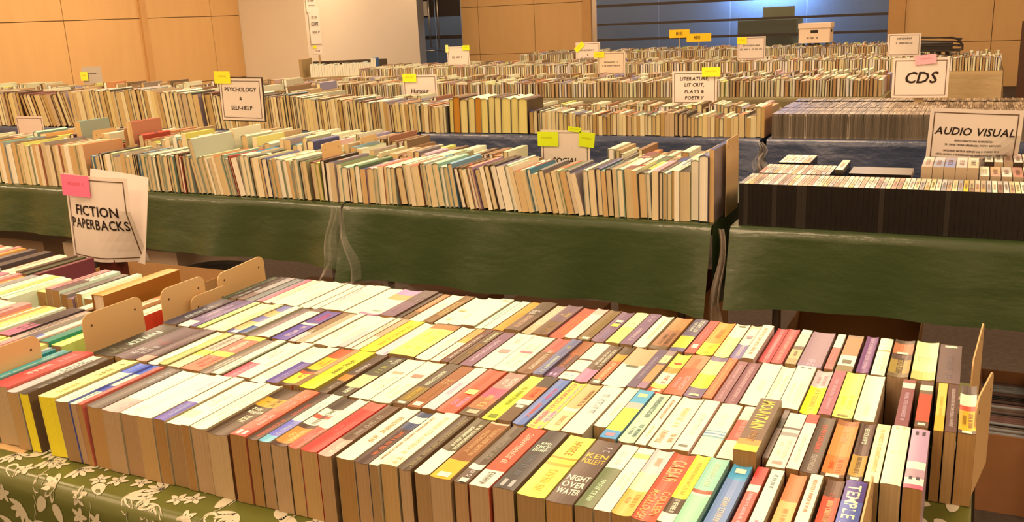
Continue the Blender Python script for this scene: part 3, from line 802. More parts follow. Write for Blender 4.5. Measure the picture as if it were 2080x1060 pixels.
'-356|28.2|purple paperback with yellow squares|806070:.12,786068:.22,ffd828:.55,f0c880:.9,806878|h#f8e090@.04-.08|',
'-333|15.0|orange red paperback|f86830|v#ffb868@.05-.9|',
'-316|16.4|dusky rose paperback|905050|v#f0a898@.05-.9|',
'-297|19.9|rosewood paperback with pink type|8c5050|v#e8a898@.05-.9|',
'-269|31.8|white paperback leftmost of three|fffff0|v#f8f8d8@.3-.6|',
'-242|22.0|white paperback with faint green seal|fffff0|v#f0f0c0@.4-.8|',
'-215|30.0|broad white paperback with black tick|fffff0|v#f8f8c0@.1-.6;h#505050@.93-.96|',
'-186|24.7|yellow and pink paperback|ffff20:.6,e8b8a0|v#c89818@.12-.55;v#d0a090@.65-.9|',
'-163|18.2|mulberry red paperback|a84850|v#f0a8a0@.1-.8|',
'-139|27.9|clear yellow paperback|ffff60|h#907820@.03-.06;v#f0e840@.2-.5|',
'-110|28.0|tall white paperback|fffff0|v#e8e8d0@.1-.4|',
'-61|18.3|maroon paperback with white band|8c4440:.8,f8f8e0:.92,a05040|v#e8b0a8@.1-.7|',
'-36|18.0|dark paperback with scarlet panel|6a4028:.12,f04828:.7,7c6040:.78,f8f8d8:.9,704c38|h#f8e8c8@.04-.08|',
'-14|12.8|golden paperback leaning|f0a828:.3,f8c050|v#f0b030@.3-.7|',
'1|15.1|brown paperback with pale type|6c4434|v#e8c0a0@.1-.9|',
'21|22.7|brown and gold paperback|5c3c28:.06,f0b020:.45,e05030:.55,f8f0d8:.8,604838|v#a05c10@.12-.4;h#fff0e0@.01-.05|',],
[
'-1458|18.5|dark green slim paperback|404830|v#b0a080@.2-.8|',
'-1436|22.6|black brown paperback|403028|v#d0c8b0@.1-.5|',
'-1410|22.3|beige and brown paperback|806050:.3,a89080|v#e8d8c0@.4-.9|',
'-1387|22.1|grey brown paperback|888070|v#a8a090@.3-.8|',
'-1371|6.9|thin grey pamphlet|908880||',
'-1359|15.0|rose red paperback|e86870|v#f8b0a8@.5-.9|',
'-1339|21.7|pale straw paperback|f8f0a8:.6,f8e0a0|v#e8e090@.2-.7|',
'-1309|34.8|white paperback with small lilac print|fffff8|v#d0c8d8@.5-.8|',
'-1272|38.1|cream paperback with leaning spine|fffff0|v#e8d8c0@.3-.7|',
'-1236|28.5|plain white slim paperback|fffff0||',
'-1211|19.2|white paperback with thin grey line|fff8e8|v#c8c0b0@.6-.9|',
'-1190|20.3|blush cream paperback|f8e0c0:.4,f8d0b8|v#f0b8a0@.3-.8|',
'-1158|40.0|cream white paperback|fffff0:.9,fff0e0|v#f0e8d8@.3-.7|',
'-1118|38.0|ivory white paperback|fffff0|h#c0c0a8@.1-.13|',
'-1074|48.1|white paperback with orange top and pink foot|b07888:.06,fffbe0:.5,ffe0c0:.6,f8a058:.8,b888a0|h#b0b898@.15-.18|',
'-1031|35.3|mauve brown paperback|785058:.5,584038|v#a87c78@.1-.8|',
'-1005|11.6|thin black paperback|302018||',
'-990|16.2|brown paperback with orange stripe|704818:.3,c07030|v#f8d8a0@.3-.9|',
'-963|32.0|white paperback beside brown one|fffff8|v#e0e0d8@.4-.7|',
'-935|23.6|gold on brown paperback|7c5018|v#e8b860@.2-.8|',
'-906|28.9|cream paperback with orange curve|fff0d0:.5,fffff0|v#f0b868@.15-.25;h#f0b060@.5-.56|',
'-875|30.6|bright white paperback|fffff8|v#f0e8d8@.2-.4|',
'-845|28.0|white paperback with tan spot|fffff0|h#e8a870@.9-.96|',
'-822|14.9|pale grey green paperback|d0e0c8|v#b0c0b8@.3-.8|',
'-804|19.0|white paperback with pink photograph|f0e8e0:.3,f0c8c0:.45,e8f0f0|v#c0c8d0@.6-.9|',
'-782|21.9|vivid orange paperback|ff9020|v#f8a848@.2-.6|',
'-752|34.0|dark brown paperback with tan title|684830:.5,503820|v#e0a880@.1-.5;h#f0d0b0@.55-.7|',
'-721|20.3|tan and cream paperback|d8a068:.3,e0b080|v#f8e8b8@.1-.8|',
'-693|32.0|brown purple paperback with gold art|6c4828:.45,704c50|v#b07c40@.1-.4;v#e8b850@.6-.75|',
'-661|28.5|long orange red paperback|e85030|v#f09048@.1-.8|',
'-633|24.2|white paperback with pink head|fffff0:.8,f8b090|v#f0d0b8@.2-.6|',
'-607|23.9|olive brown paperback|7c5820|v#b08840@.2-.9;h#f8e8c8@.03-.09|',
'-580|25.5|violet brown paperback with yellow star|785060|v#b090a0@.1-.4;h#e8c848@.5-.6;h#f8f8e8@.65-.72|',
'-552|26.0|lemon yellow paperback|f8d868:.5,f8ff90|h#e8b060@.6-.63|',
'-526|22.9|dusky violet paperback|805868|v#f0c0d0@.1-.5;v#e0b8c8@.7-.95|',
'-501|23.5|white paperback with gold lettering|f8fff0|v#d8d098@.25-.9|',
'-469|32.0|brown and copper paperback|604018:.1,a05c28:.6,c07830|v#683c14@.1-.5;v#e0a860@.6-.9|',
'-436|26.2|indigo paperback with yellow block|504868:.08,605060:.1,e8c020:.45,584858|v#f8f0e8@.55-.95|',
'-411|18.1|crimson paperback|e84c38|v#ff9080@.3-.8;h#f8e8c8@.15-.25|',
'-386|29.7|orange paperback with yellow foot|ffff20:.35,ff9828|v#f8b838@.05-.3;v#f08020@.5-.8|S=f05020',
'-357|25.9|pale yellow paperback with black mark|ffff80:.6,fffff0|h#707048@.93-.97|',
'-333|19.0|cream paperback with violet lower panel|907890:.4,f8f0c0:.9,f0c890|v#f0d0b0@.06-.38;h#a07870@.6-.68|',
'-312|20.4|ivory paperback with brown type|fffbe0|v#a88858@.1-.9|S=f8c8a8',
'-285|19.3|deep red paperback|c84440|v#f0a898@.1-.8|',
'-265|19.1|deep red paperback with tan title|c84840|v#e8a888@.1-.8|',
'-243|18.0|tan and dark checked paperback|a88848:.15,d0a860:.4,584020:.5,e8d098:.9,f8f0d0|v#907040@.2-.35|',
'-213|37.8|wide dusty mauve paperback|98707c:.08,9c7070|v#e8b8b8@.02-.2|',
'-183|13.6|red paperback with white head|f06050:.1,e05040:.6,fffff8|v#f09080@.1-.55|',
'-160|26.2|brown paperback with orange head and cream tag|806028:.15,d8e0b0:.42,e07840:.95,907050|h#605030@.2-.3|',
'-132|19.1|purple paperback with pink type|885070|v#e0a8d0@.1-.95|',
'-109|21.0|white paperback with tan rule|f8fff0:.62,e0a860:.66,f0fff0|v#d8e0d0@.1-.5|',
'-80|31.4|dark brown paperback with orange and gold|806038:.1,b08838:.45,604030:.6,c87040:.9,584028|v#503018@.1-.5;h#f0f0e0@.6-.65|',
'-44|34.9|broad straw yellow paperback|f8c868:.2,f8e890|h#f0d080@.45-.6|',
'-8|33.4|wide taupe paperback|806050|h#f8e8e0@.92-.97;v#907468@.1-.7|',]]

# ---------------------------------------------------------------- front tables: fiction paperbacks, spine up
ZB = TZ + .0032
ROWY = [.925, 1.107, 1.289, 1.471]
ROWN = ['nearest', 'second', 'third', 'back']
YELLOWED = hx('c89018')
DESC = {}
def place_book(name, label, cat, group, X, Y, t, L, H, bands, texts, pagecol, side=None, sag=0.0, hard=False, lean=0.0, yaw=0.0, z=None, rnd=RND, n=6):
    c, p = book_meshes(t, L, H, bands, texts, pagecol, side, sag, hard, rnd, n)
    zz = (ZB if z is None else z) + (t / 2) * abs(math.sin(lean))
    e = empty(name, (X, Y, zz), (0, lean, yaw))
    c.obj('cover', M_COVER, e); p.obj('page_block', M_PAGES, e)
    tag(e, label, cat, group)
    return e
def paperback_row(r, items):
    edge = -9; rnd = random.Random(40 + r)
    for it in items:
        f = it.split('|')
        xc = float(f[0]) / 1000; t = float(f[1]) / 1000; desc, bs, ts, op = f[2], f[3], f[4], f[5]
        o = dict(q.split('=') for q in op.split(';') if '=' in q)
        x0 = max(xc - t / 2, edge + .0004); x1 = max(xc + t / 2 - .0004, x0 + .004)
        t = x1 - x0; edge = x1
        if r == 0 and xc < -1.25: lean = -.07
        else: lean = 0.0
        H = float(o.get('H', .108)) + rnd.uniform(-.0025, .0015)
        L = .176 + rnd.uniform(-.003, .002)
        pc = mix(paint(rnd.choice(PAGES_OLD), LV), (0, 0, 0), 0)
        if 'P' in o: pc = paint(o['P'], LV)
        bands = parse_bands(bs)
        if 'E' in o: t = t
        sag = rnd.choice([0, .0015, .002, .0012, -.001, .0025]) if t > .018 else 0
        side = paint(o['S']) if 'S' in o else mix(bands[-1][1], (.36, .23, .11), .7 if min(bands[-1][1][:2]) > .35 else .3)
        k = DESC.get(desc, 0); DESC[desc] = k + 1
        lab = desc + ' in the %s row of the front table' % ROWN[r]
        place_book('paperback_book', lab, 'book', 'paperbacks in the %s row of the front table' % ROWN[r], (x0 + x1) / 2, ROWY[r] + float(o.get('Y', 0)) + rnd.uniform(0, .004), t - .0004, L, H, bands, parse_texts(ts), pc, side, sag, False, lean, 0.0, rnd=rnd)
for r, items in enumerate(ROWS): paperback_row(r, items)

LEFT = [
 ['8|slim teal|3f8f80', '10|pale grey|c8c0b0', '20|straw yellow|e8c860', '14|cream|f0e0c0', '24|mint white|e0e8d0', '22|buff|d8b080'],
 ['30|lime topped teal|e8f070', '24|emerald|208060', '12|dark brown|503828', '28|scarlet|f05040:.3,f08070', '10|white|f0ece0', '15|lilac blue|8880b0:.3,e0d8d0', '22|tan|c8a080', '40|black and pink|c06070:.4,3c2828', '13|charcoal|403830', '14|cream|fff4d0', '44|broad yellow|f0d860', '20|ochre|d89840', '16|cream|f8e8b8'],
 ['22|buff and blue|f0d8a0:.5,6060a0:.75,f04828', '18|cream|f8ecc8', '24|sand|e8c890:.6,d88850', 'GAP', '14|brown|8a5c30', '36|mint cream|e8f0c0', '30|pale mint|e8f0c8', '30|cream|f8f0c8', '18|ivory|f8f4d0', '12|dark brown|503020', '20|mauve|a07070', '24|grey brown|907860', '28|chocolate and white|6a5048:.5,e8e0d0', '22|salmon|d88878', '30|straw|f0d870'],
 ['16|maroon|803838', '20|navy and red|404870:.5,c03030', '24|dark olive|504828', '18|brown|705038', '26|cream|f8f0d0', '30|ivory|f8f4d8', '22|chestnut|8a4c28', '34|dark brown lettered|4c3830', '24|grey brown|887868', '26|cocoa|6c5448', '20|dusty pink|b88880', '22|orange|f0983c', '18|salmon|e8907c', '20|cream|f8ecc8', '24|pale green|d0d8a8', '16|orange red|e0643c', '22|peach|f0b088'],
]
EXTRA = [('cream', 'f8f0c8'), ('salmon', 'e8907c'), ('orange', 'f0a048'), ('white', 'f8f8e8'), ('brown', '7c5840'), ('grey', 'a89888'), ('yellow', 'f0d868'), ('rose', 'd08080'), ('black', '3c3028'), ('pale green', 'd0d8b0')]
for r in range(4):
    rnd = random.Random(90 + r)
    x = -1.535 if r < 3 else -2.08; items = list(LEFT[r]); end = [-2.0, -2.2, -2.5, -2.95][r]; k = 0
    while x > end:
        if items: it = items.pop(0)
        else:
            nm, cc = rnd.choice(EXTRA); it = '%d|%s|%s' % (rnd.randint(14, 34), nm, cc)
        if it == 'GAP':
            place_book('hardback_book', 'thick orange hardback standing taller than the paperbacks left of the bookends', 'book', None, x - .048, 1.30, .036, .215, .145, [(1.0, paint('e08820'))], [], paint('d8a070', LV), paint('a85c18'), -.001, True, 0.0, 0.0, rnd=rnd)
            x -= .074; continue
        t, nm, cc = it.split('|'); t = int(t) / 1000; k += 1
        tx = parse_texts('v#%s@.15-.8' % rnd.choice(['806050', 'f8e8d0', 'c8b090', '504030', 'e0b070'])) if rnd.random() < .8 else []
        place_book('paperback_book', '%s paperback, %s leftward from the bookends in the %s row' % (nm, ordinal(k), ROWN[r]), 'book', 'paperbacks left of the bookends', x - t / 2, ROWY[r] + (.075 if r == 2 and -1.93 < x < -1.72 else 0) + rnd.uniform(0, .008), t - .001, .174 + rnd.uniform(-.004, .004), .108 + rnd.uniform(-.008, .010), parse_bands(cc), tx, paint(rnd.choice(PAGES_OLD), LV), None, 0, False, -.0, rnd.uniform(-.01, .01), rnd=rnd)
        x -= t
# bookends
M_BEND = simple('cream_enamel_steel', (0.62, 0.44, 0.22), 0.35, 0.4)
M_BENDHOLE = simple('bookend_hole', (.08, .05, .03), .8)
def bookend(X, Y, h, L, foot, label, group, z=TZ + .002, yaw=0.0, skew=0.0):
    e = empty('bookend', (X, Y, z), (0, 0, yaw))
    m = MB(); r = .018; pts = [(0, 0), (L, 0), (L, h - r)]
    for i in range(1, 6): a = i / 5 * math.pi / 2; pts.append((L - r + r * math.cos(a), h - r + r * math.sin(a)))
    for i in range(6): a = math.pi / 2 + i / 5 * math.pi / 2; pts.append((r + r * math.cos(a), h - skew - r + r * math.sin(a)))
    th = .0011
    m.face([(th, y, zz) for y, zz in pts]); m.face([(-th, y, zz) for y, zz in reversed(pts)])
    for i in range(len(pts)):
        a, b = pts[i], pts[(i + 1) % len(pts)]
        m.face([(-th, a[0], a[1]), (-th, b[0], b[1]), (th, b[0], b[1]), (th, a[0], a[1])])
    m.obj('upright_plate', M_BEND, e)
    if foot:
        m = MB(); x0, x1 = (0, foot) if foot > 0 else (foot, 0)
        m.box(x0, x1, -.016, L - .02, 0, .0011); m.obj('foot_plate', M_BEND, e)
    for yy in (.02, L - .02):
        m = MB(); m.face([(.0014, yy + .0025 * math.cos(i * math.pi / 4), h - .025 + .0025 * math.sin(i * math.pi / 4)) for i in range(8)]); m.obj('punched_hole', M_BENDHOLE, e)
    tag(e, label, 'bookend', group); return e
G1 = 'cream metal bookends on the front table'
bookend(-1.519, .93, .155, .13, .11, 'cream bookend nearest the camera, its foot plate showing on the leaf cloth', G1)
bookend(-1.500, 1.14, .165, .145, .0, 'cream bookend at the left end of the second paperback row', G1)
bookend(-1.500, 1.335, .160, .125, .0, 'cream bookend at the left end of the third paperback row', G1)
bookend(-1.486, 1.40, .125, .115, .0, 'short cream bookend tucked behind the third row one', G1)
bookend(-1.500, 1.50, .156, .155, .0, 'cream bookend with punched holes at the left end of the back row', G1, skew=.006)
bookend(-.0795, .935, .13, .165, .0, 'thin bookend edge between the lemon cream paperback and the blue one', G1)
bookend(.0300, 1.315, .150, .13, .0, 'tan bookend at the right end of the third paperback row', G1, yaw=-.16)
bookend(.0240, 1.505, .160, .135, .0, 'tan bookend at the right end of the back paperback row', G1, yaw=-.10, skew=.02)

# ---------------------------------------------------------------- green table: upright hardbacks and large paperbacks
T2C = [('cream', 'f8e8b8', 9), ('white', 'fffbe8', 9), ('straw', 'f0d890', 5), ('yellow', 'f8e050', 2), ('orange', 'f08038', 2), ('red', 'd84028', 3), ('maroon', '803028', 2), ('pink', 'e8a098', 2), ('brown', '6c4828', 3), ('black', '382818', 4),
       ('navy', '404468', 2), ('sky blue', '88b0d8', 2), ('teal', '308890', 1), ('green', '587840', 2), ('pale green', 'b0c898', 2), ('lilac', '9888b0', 1), ('grey', '907c68', 3), ('tan', 'c89860', 3)]
T2W = [c for c in T2C for _ in range(c[2])]
def lean_at(x):
    for a, b, v in ((-9, -3.0, -.05), (-3.0, -2.72, -.20), (-2.72, -2.45, -.10), (-2.45, -2.3, -.07), (-2.3, -1.95, -.02), (-1.95, -1.7, -.12), (-1.7, -1.2, -.20), (-1.2, -.95, -.05), (-.95, 9, 0.0)):
        if a <= x < b: return v
    return 0
def run_books(name, x, xe, Y, zb, rnd, lab, group, tmin, tmax, Hfn, Lr, palette, pages, leanfn, hardp=.5, gaps=(), extras=None, maxn=999, textp=.5, skip=None, kindname='hardback', yj=.012):
    k = 0; prevlean = 0.0
    gaps = sorted(gaps)
    while x < xe and k < maxn:
        if skip and skip[0] < x < skip[1]: x = skip[1]
        t = rnd.uniform(tmin, tmax) * rnd.choice([.7, 1, 1, 1.25]); H = Hfn(x, rnd); L = rnd.uniform(*Lr)
        if gaps and x + t > gaps[0]: x = max(x, gaps[0] + .006); gaps = gaps[1:]; continue
        nm, cc, _ = rnd.choice(palette)
        if extras:
            for (ea, eb, en, ec, eH) in extras:
                if ea <= x < eb: nm, cc, H = en, ec, eH
        hard = rnd.random() < hardp
        ln = leanfn(x) + rnd.uniform(-.008, .008) * (1 if leanfn(x) else 0)
        if ln > prevlean + 1e-4: pass
        if prevlean < ln: x += H * (math.sin(-prevlean) - math.sin(-ln)) * 0.0 + .001
        elif ln < prevlean - .02: x += H * math.sin(prevlean - ln) * .98
        prevlean = ln
        w = t / math.cos(ln)
        k += 1
        base = paint(cc)
        bands = [(1.0, base)]
        if rnd.random() < .4:
            n2 = paint(rnd.choice(palette)[1]); f1 = rnd.uniform(.2, .75); bands = [(f1, base), (1.0, n2)] if rnd.random() < .5 else [(f1, base), (f1 + .12, n2), (1.0, base)]
        tx = parse_texts('v#%s@.15-.8' % rnd.choice(['5c4028', 'f8e8c8', 'b08050', '302018', 'e0a860'])) if rnd.random() < textp else []
        pc = paint(rnd.choice(pages), LV)
        kd = 'hardback' if hard else 'paperback'
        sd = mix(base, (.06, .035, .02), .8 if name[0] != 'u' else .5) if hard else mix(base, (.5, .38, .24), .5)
        place_book(name, '%s %s, %s from left %s' % (nm, kd, ordinal(k), lab), 'book', group, x + w / 2, Y + rnd.uniform(0, yj), t - .0008, L, H, bands, tx, pc, sd, -t * .18 if hard else 0, hard, ln, rnd.uniform(-.008, .008), z=zb, rnd=rnd, n=6 if hard else 2)
        x += w
    return k
T2TAB = [(-5.4, .195), (-3.63, .195), (-3.6, .155), (-3.2, .158), (-2.75, .166), (-2.3, .158), (-2.15, .138), (-1.96, .148), (-1.79, .166), (-1.62, .150), (-1.46, .164), (-1.35, .145), (-1.16, .158), (-.85, .163), (-.82, .205), (-.77, .225), (-.76, .245)]
def T2H(x, r): return interp(T2TAB, x) + r.uniform(-.010, .007)
R2 = random.Random(5)
n1 = run_books('upright_book', -5.0, -3.63, T2Y0 + .012, ZB, R2, 'in the front row, far left green cloth', 'books in the front row on the green cloths', .022, .034, T2H, (.21, .25), T2W, PAGES_NEW, lean_at, .1, maxn=48, textp=.4)
n2 = run_books('upright_book', -3.585, -.752, T2Y0 + .012, ZB, R2, 'in the front row before the disc cases', 'books in the front row on the green cloths', .016, .027, T2H, (.215, .245), T2W, PAGES_NEW, lean_at, .6, gaps=[-2.35], extras=[(-2.98, -2.955, 'tall pale teal', 'a0c0b0', .25), (-2.952, -2.93, 'tall white', 'fffff0', .235)], textp=.6)
EX2 = [(-3.63, -3.598, 'tall red', 'c83018', .27), (-4.0, -3.965, 'tall teal', '68a088', .27), (-3.30, -3.26, 'tall yellow', 'f8e030', .22), (-3.0, -2.96, 'tall white', 'fffff0', .245), (-3.1, -3.06, 'tall navy', '403850', .225)]
n3 = run_books('upright_book', -4.3, -.80, T2Y0 + .272, ZB, R2, 'in the second row before the disc cases', 'books in the second row on the green cloths', .022, .036, lambda x, r: r.uniform(.15, .215) if x < -2.3 else (r.uniform(.14, .165) if x < -1.85 or x > -1.15 else r.uniform(.10, .118)), (.17, .19), T2W, PAGES_NEW, lambda x: -.03, .4, gaps=[-3.66, -3.9, -2.335], skip=(-1.54, -1.19), extras=EX2, textp=.6)
G2 = 'cream bookends on the green clothed tables'
bookend(-2.347, 3.0, .215, .13, 0, 'cream bookend standing above the middle of the green table books', G2)
bookend(-2.331, 3.24, .21, .13, 0, 'cream bookend behind the one at the middle of the green table', G2)
bookend(-3.655, 3.18, .24, .13, 0, 'cream bookend beside the tall red book on the green table', G2)
bookend(-3.895, 3.20, .225, .15, 0, 'cream bookend left of the tall red book on the green table', G2)
bookend(-.722, 3.02, .255, .17, 0, 'tall cream bookend between the social science books and the disc cases', G2)

# distant rows share one mass of books
STUFF = MB()
FARC = [hx(c) for c in ('d8a868', 'e8c080', 'f0cc90', 'c88c50', 'e0b070', 'd8a060', 'b87840', 'f0d0a0')]
def far_row(x0, x1, Y, H0, H1, L, rnd, tm=(.014, .034), lean=0.0, tops=None):
    x = x0
    while x < x1:
        t = rnd.uniform(*tm); H = rnd.uniform(H0, H1); l = L * rnd.uniform(.85, 1.05)
        pc = tuple(c / v * .95 for c, v in zip(rnd.choice(FARC), LV)); pc = tuple(min(.8, q) for q in pc)
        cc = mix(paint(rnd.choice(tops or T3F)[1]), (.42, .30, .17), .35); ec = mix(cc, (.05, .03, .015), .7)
        y = Y + rnd.uniform(0, .02); ln = lean + (rnd.uniform(-.03, .03) if rnd.random() < .3 else 0)
        dx = H * math.tan(ln); g = .0012
        a, b = x + g, x + t - g; z0, z1 = ZB, ZB + H; w = min(.0035, t * .14)
        P = lambda xx, yy, zz: (xx + (dx if zz == z1 else 0), yy, zz)
        STUFF.face([P(a + w, y + .003, z0), P(b - w, y + .003, z0), P(b - w, y + .003, z1 - .002) if 0 else (b - w + dx, y + .003, z1 - .002), (a + w + dx, y + .003, z1 - .002)], pc)
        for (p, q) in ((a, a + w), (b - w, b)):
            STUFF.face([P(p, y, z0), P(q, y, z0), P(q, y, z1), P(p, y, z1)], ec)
        STUFF.face([P(a, y, z1), P(b, y, z1), P(b, y + l, z1), P(a, y + l, z1)], cc)
        STUFF.face([P(b, y, z0), P(b, y + l, z0), P(b, y + l, z1), P(b, y, z1)], cc)
        STUFF.face([P(a, y + l, z0), P(a, y, z0), P(a, y, z1), P(a, y + l, z1)], cc)
        STUFF.face([P(b, y + l, z0), P(a, y + l, z0), P(a, y + l, z1), P(b, y + l, z1)], cc)
        x += t
RF = random.Random(77)
T3F = [c for c in [('', 'f0d8a0', 7), ('', 'c89860', 6), ('', '7c5030', 5), ('', '883828', 2), ('', 'e88040', 1), ('', '382818', 3), ('', '8c7860', 5), ('', 'fff4d8', 9), ('', '9088a0', 2), ('', 'e8a890', 2), ('', 'f0e060', 1)] for _ in range(c[2])]
far_row(-5.0, -3.75, T2Y0 + .28, .15, .185, .20, RF); far_row(-5.2, -4.4, T2Y0 + .50, .09, .115, .20, RF); far_row(-4.4, -2.2, T2Y0 + .50, .14, .20, .22, RF); far_row(-2.2, -1.74, T2Y0 + .50, .11, .14, .20, RF); far_row(-1.74, -1.60, T2Y0 + .455, .10, .108, .13, RF); far_row(-1.28, -.82, T2Y0 + .50, .12, .16, .20, RF)
# blue table front row: ordinary old books, hardback and paperback mixed
T3C = [('cream', 'f0d8a0', 7), ('tan', 'c89860', 6), ('brown', '7c5030', 5), ('dark red', '883828', 3), ('orange', 'e88040', 2), ('green', '586848', 2), ('black', '382818', 4), ('grey', '8c7860', 4), ('white', 'fff4d8', 5), ('blue', '405078', 2)]
T3W = [c for c in T3C for _ in range(c[2])]
P3 = ['c89050', 'd8a45c', 'b88040', 'e0b070', 'c08c58', 'd09c5c', 'dcac6c']
T3TAB = [(-8.8, .24), (-5.4, .275), (-4.9, .245), (-4.2, .225), (-3.9, .205), (-3.59, .195), (-3.0, .165), (-2.9, .165), (-2.89, .205), (-2.36, .205), (-2.35, .135), (-1.96, .112), (-1.52, .120), (-1.17, .108), (-1.06, .115), (-1.04, .160)]
def T3H(x, r): return interp(T3TAB, x) + r.uniform(-.012, .008)
def lean3(x):
    return -.28 if -6.75 < x < -6.2 else (-.10 if x < -4.6 else (-.05 if x < -3.1 else 0.0))
R3 = random.Random(31)
run_books('clothbound_book', -8.6, -4.88, 4.935, ZB, R3, 'in the front row, left part of blue cloths', 'old books on the blue cloths', .03, .044, T3H, (.22, .27), T3W, P3, lean3, .6, extras=[(-6.75, -6.3, 'dark red', '702020', .25), (-4.95, -4.9, 'blue', '304070', .24)], textp=.0, maxn=110)
run_books('clothbound_book', -4.86, -2.90, 4.935, ZB, R3, 'in the front row between the sign posts', 'old books on the blue cloths', .018, .03, T3H, (.2, .24), T3W, P3, lean3, .5, extras=[(-4.15, -4.11, 'large teal', '206868', .235)], textp=.0)
run_books('reference_volume', -2.88, -2.36, 4.935, ZB, R3, 'of the big volumes on the blue cloth', 'thick reference volumes on the blue cloth', .040, .05, T3H, (.22, .25), [('brown', '7c5030', 1), ('pale', 'f8e8b8', 1), ('dark brown', '5c3820', 1)], ['e0b060', 'c07020', 'd8a048', 'e0b058'], lambda x: 0.02, 1, textp=.3)
run_books('clothbound_book', -2.34, -.99, 4.935, ZB, R3, 'in the front row beside the compact discs', 'old books on the blue cloths', .015, .026, T3H, (.18, .22), T3W, P3, lambda x: 0, .5, textp=.0)
far_row(-8.6, -4.2, 5.235, .18, .27, .25, RF, (.02, .04), lean=-.08); far_row(-8.6, -4.2, 5.50, .2, .30, .20, RF, (.02, .045))
far_row(-4.2, -2.9, 5.205, .15, .20, .22, RF); far_row(-2.9, -1.0, 5.205, .12, .15, .22, RF); far_row(-4.2, -1.0, 5.455, .10, .118, .035, RF)
for (y0, xa, xb) in FAR:
    for k in range(3):
        far_row(xa, xb, y0 + .01 + k * .25, .108 if k < 2 else .11, .132 if k < 2 else .155, .22, RF, lean=(-.12 if (k == 0 and y0 < 8) else 0) * 0)
o = STUFF.obj('distant_books', M_BOOKS); tag(o, 'hundreds of spine-up books packed along the far tables', 'books', None, 'stuff')

# ---------------------------------------------------------------- disc cases
CASEC = [('cream', 'f8e0b0'), ('salmon', 'e8a078'), ('tan', 'd0a070'), ('white', 'fff4dc'), ('brown', 'a07050'), ('straw', 'f8d890'), ('rose', 'd88868'), ('pale', 'f0d8b8'), ('ochre', 'e0a858'), ('grey', 'b09c88')]
def disc_case(X, Y, t, L, H, colname, col, label, group, rnd, lean=0.0, name='disc_case', body=(.012, .010, .009), z=ZB, yaw=0.0):
    e = empty(name, (X, Y, z + t / 2 * abs(math.sin(lean))), (0, lean, yaw))
    m = MB(); r = .0015
    prof = [(-t / 2 + r, 0), (t / 2 - r, 0), (t / 2, r), (t / 2, H - r), (t / 2 - r, H), (-t / 2 + r, H), (-t / 2, H - r), (-t / 2, r)]
    m.prism(prof, 0, L, body); m.obj('case_shell', M_CASE, e)
    m = MB(); c = paint(col); c2 = paint(rnd.choice(CASEC)[1])
    f = rnd.uniform(.3, .7)
    m.box(-t / 2 + r * .6, t / 2 - r * .6, .002, L * f, H, H + .0004, c); m.box(-t / 2 + r * .6, t / 2 - r * .6, L * f, L - .002, H, H + .0004, mix(c, c2, .5))
    fn = lambda u, v: (u, v, H + .0006)
    scribble(m, L * .2, L * .7, -t * .2, t * .2, lambda u, v: fn(v, L * .9 - u), paint(rnd.choice(['805030', 'a06040', '604030', 'c07850'])), rnd)
    m.obj('printed_spine', M_COVER, e)
    tag(e, label, 'disc case', group); return e
RD = random.Random(3)
x = -.655; k = 0
while x < .42:
    t = RD.choice([.0146, .0146, .0148, .0152]); nm, cc = RD.choice(CASEC); k += 1
    if k == 44: nm, cc = 'yellow', 'f8c820'
    body = (.012, .010, .009) if RD.random() < .93 else (.03, .027, .024)
    disc_case(x + t / 2, T2Y0 + .012, t - .0004, .19, .134, nm, cc, '%s spined black disc case, %s from the left in the front row' % (nm, ordinal(k)), 'black disc cases in the front row', RD, body=body)
    x += t
x = -.63
for k in range(15):
    nm, cc = RD.choice(CASEC); disc_case(x, T2Y0 + .215, .0148, .185, .134, nm, cc, '%s spined disc case, %s from the left in the second row' % (nm, ordinal(k + 1)), 'black disc cases in the second row', RD); x += .0152
x = -.60
for k in range(4):
    nm, cc = ('orange', 'e89860') if k == 3 else RD.choice(CASEC); disc_case(x, T2Y0 + .44, .026, .18, .134, nm, cc, '%s spined fat disc case, %s from the left in the third row' % (nm, ordinal(k + 1)), 'fat disc cases in the third row', RD); x += .0265
disc_case(-.383, T2Y0 + .225, .026, .20, .15, 'cream', 'fff8e0', 'taller cream disc case beside the case lying flat', None, RD)
e = disc_case(-.36, T2Y0 + .28, .018, .135, .19, 'tan', 'd8a880', 'tan disc case lying flat on the second row', None, RD)
e.rotation_euler = (0, math.radians(90), 0); e.location.z = ZB + .1215
m = MB(); m.box(-.36, -.172, T2Y0 + .23, T2Y0 + .40, ZB, ZB + .112, paint('4c3828')); o = m.obj('carton_of_discs', M_CASE); tag(o, 'low dark carton under the flat tan disc case', 'carton')
M_CREAMCASE = (.50, .40, .28)
x = -.125
for k in range(5):
    nm, cc = [('tan', 'd0a080'), ('grey', 'a89c98'), ('lilac grey', '9c94a8'), ('pale', 'd8c0a0'), ('straw', 'e8c088')][k]
    disc_case(x, T2Y0 + .24, .031, .20, .165, nm, cc, '%s topped cream video case, %s of the tall five' % (nm, ordinal(k + 1)), 'tall cream video cases behind the disc cases', RD, name='video_case', body=M_CREAMCASE); x += .0325
for k in range(5):
    nm, cc = RD.choice(CASEC); disc_case(x, T2Y0 + .235, .028, .18, .142, nm, cc, '%s topped video case, %s right of the tall five' % (nm, ordinal(k + 1)), 'shorter video cases behind the disc cases', RD, name='video_case', body=M_CREAMCASE); x += .0305
x = .05
for k in range(10):
    nm, cc = RD.choice(CASEC); disc_case(x, T2Y0 + .46, .026, .18, .15, nm, cc, '%s topped video case, %s from the left in the rearmost row' % (nm, ordinal(k + 1)), 'video cases in the rearmost row', RD, name='video_case', body=M_CREAMCASE if k % 3 else (.05, .03, .02)); x += .028
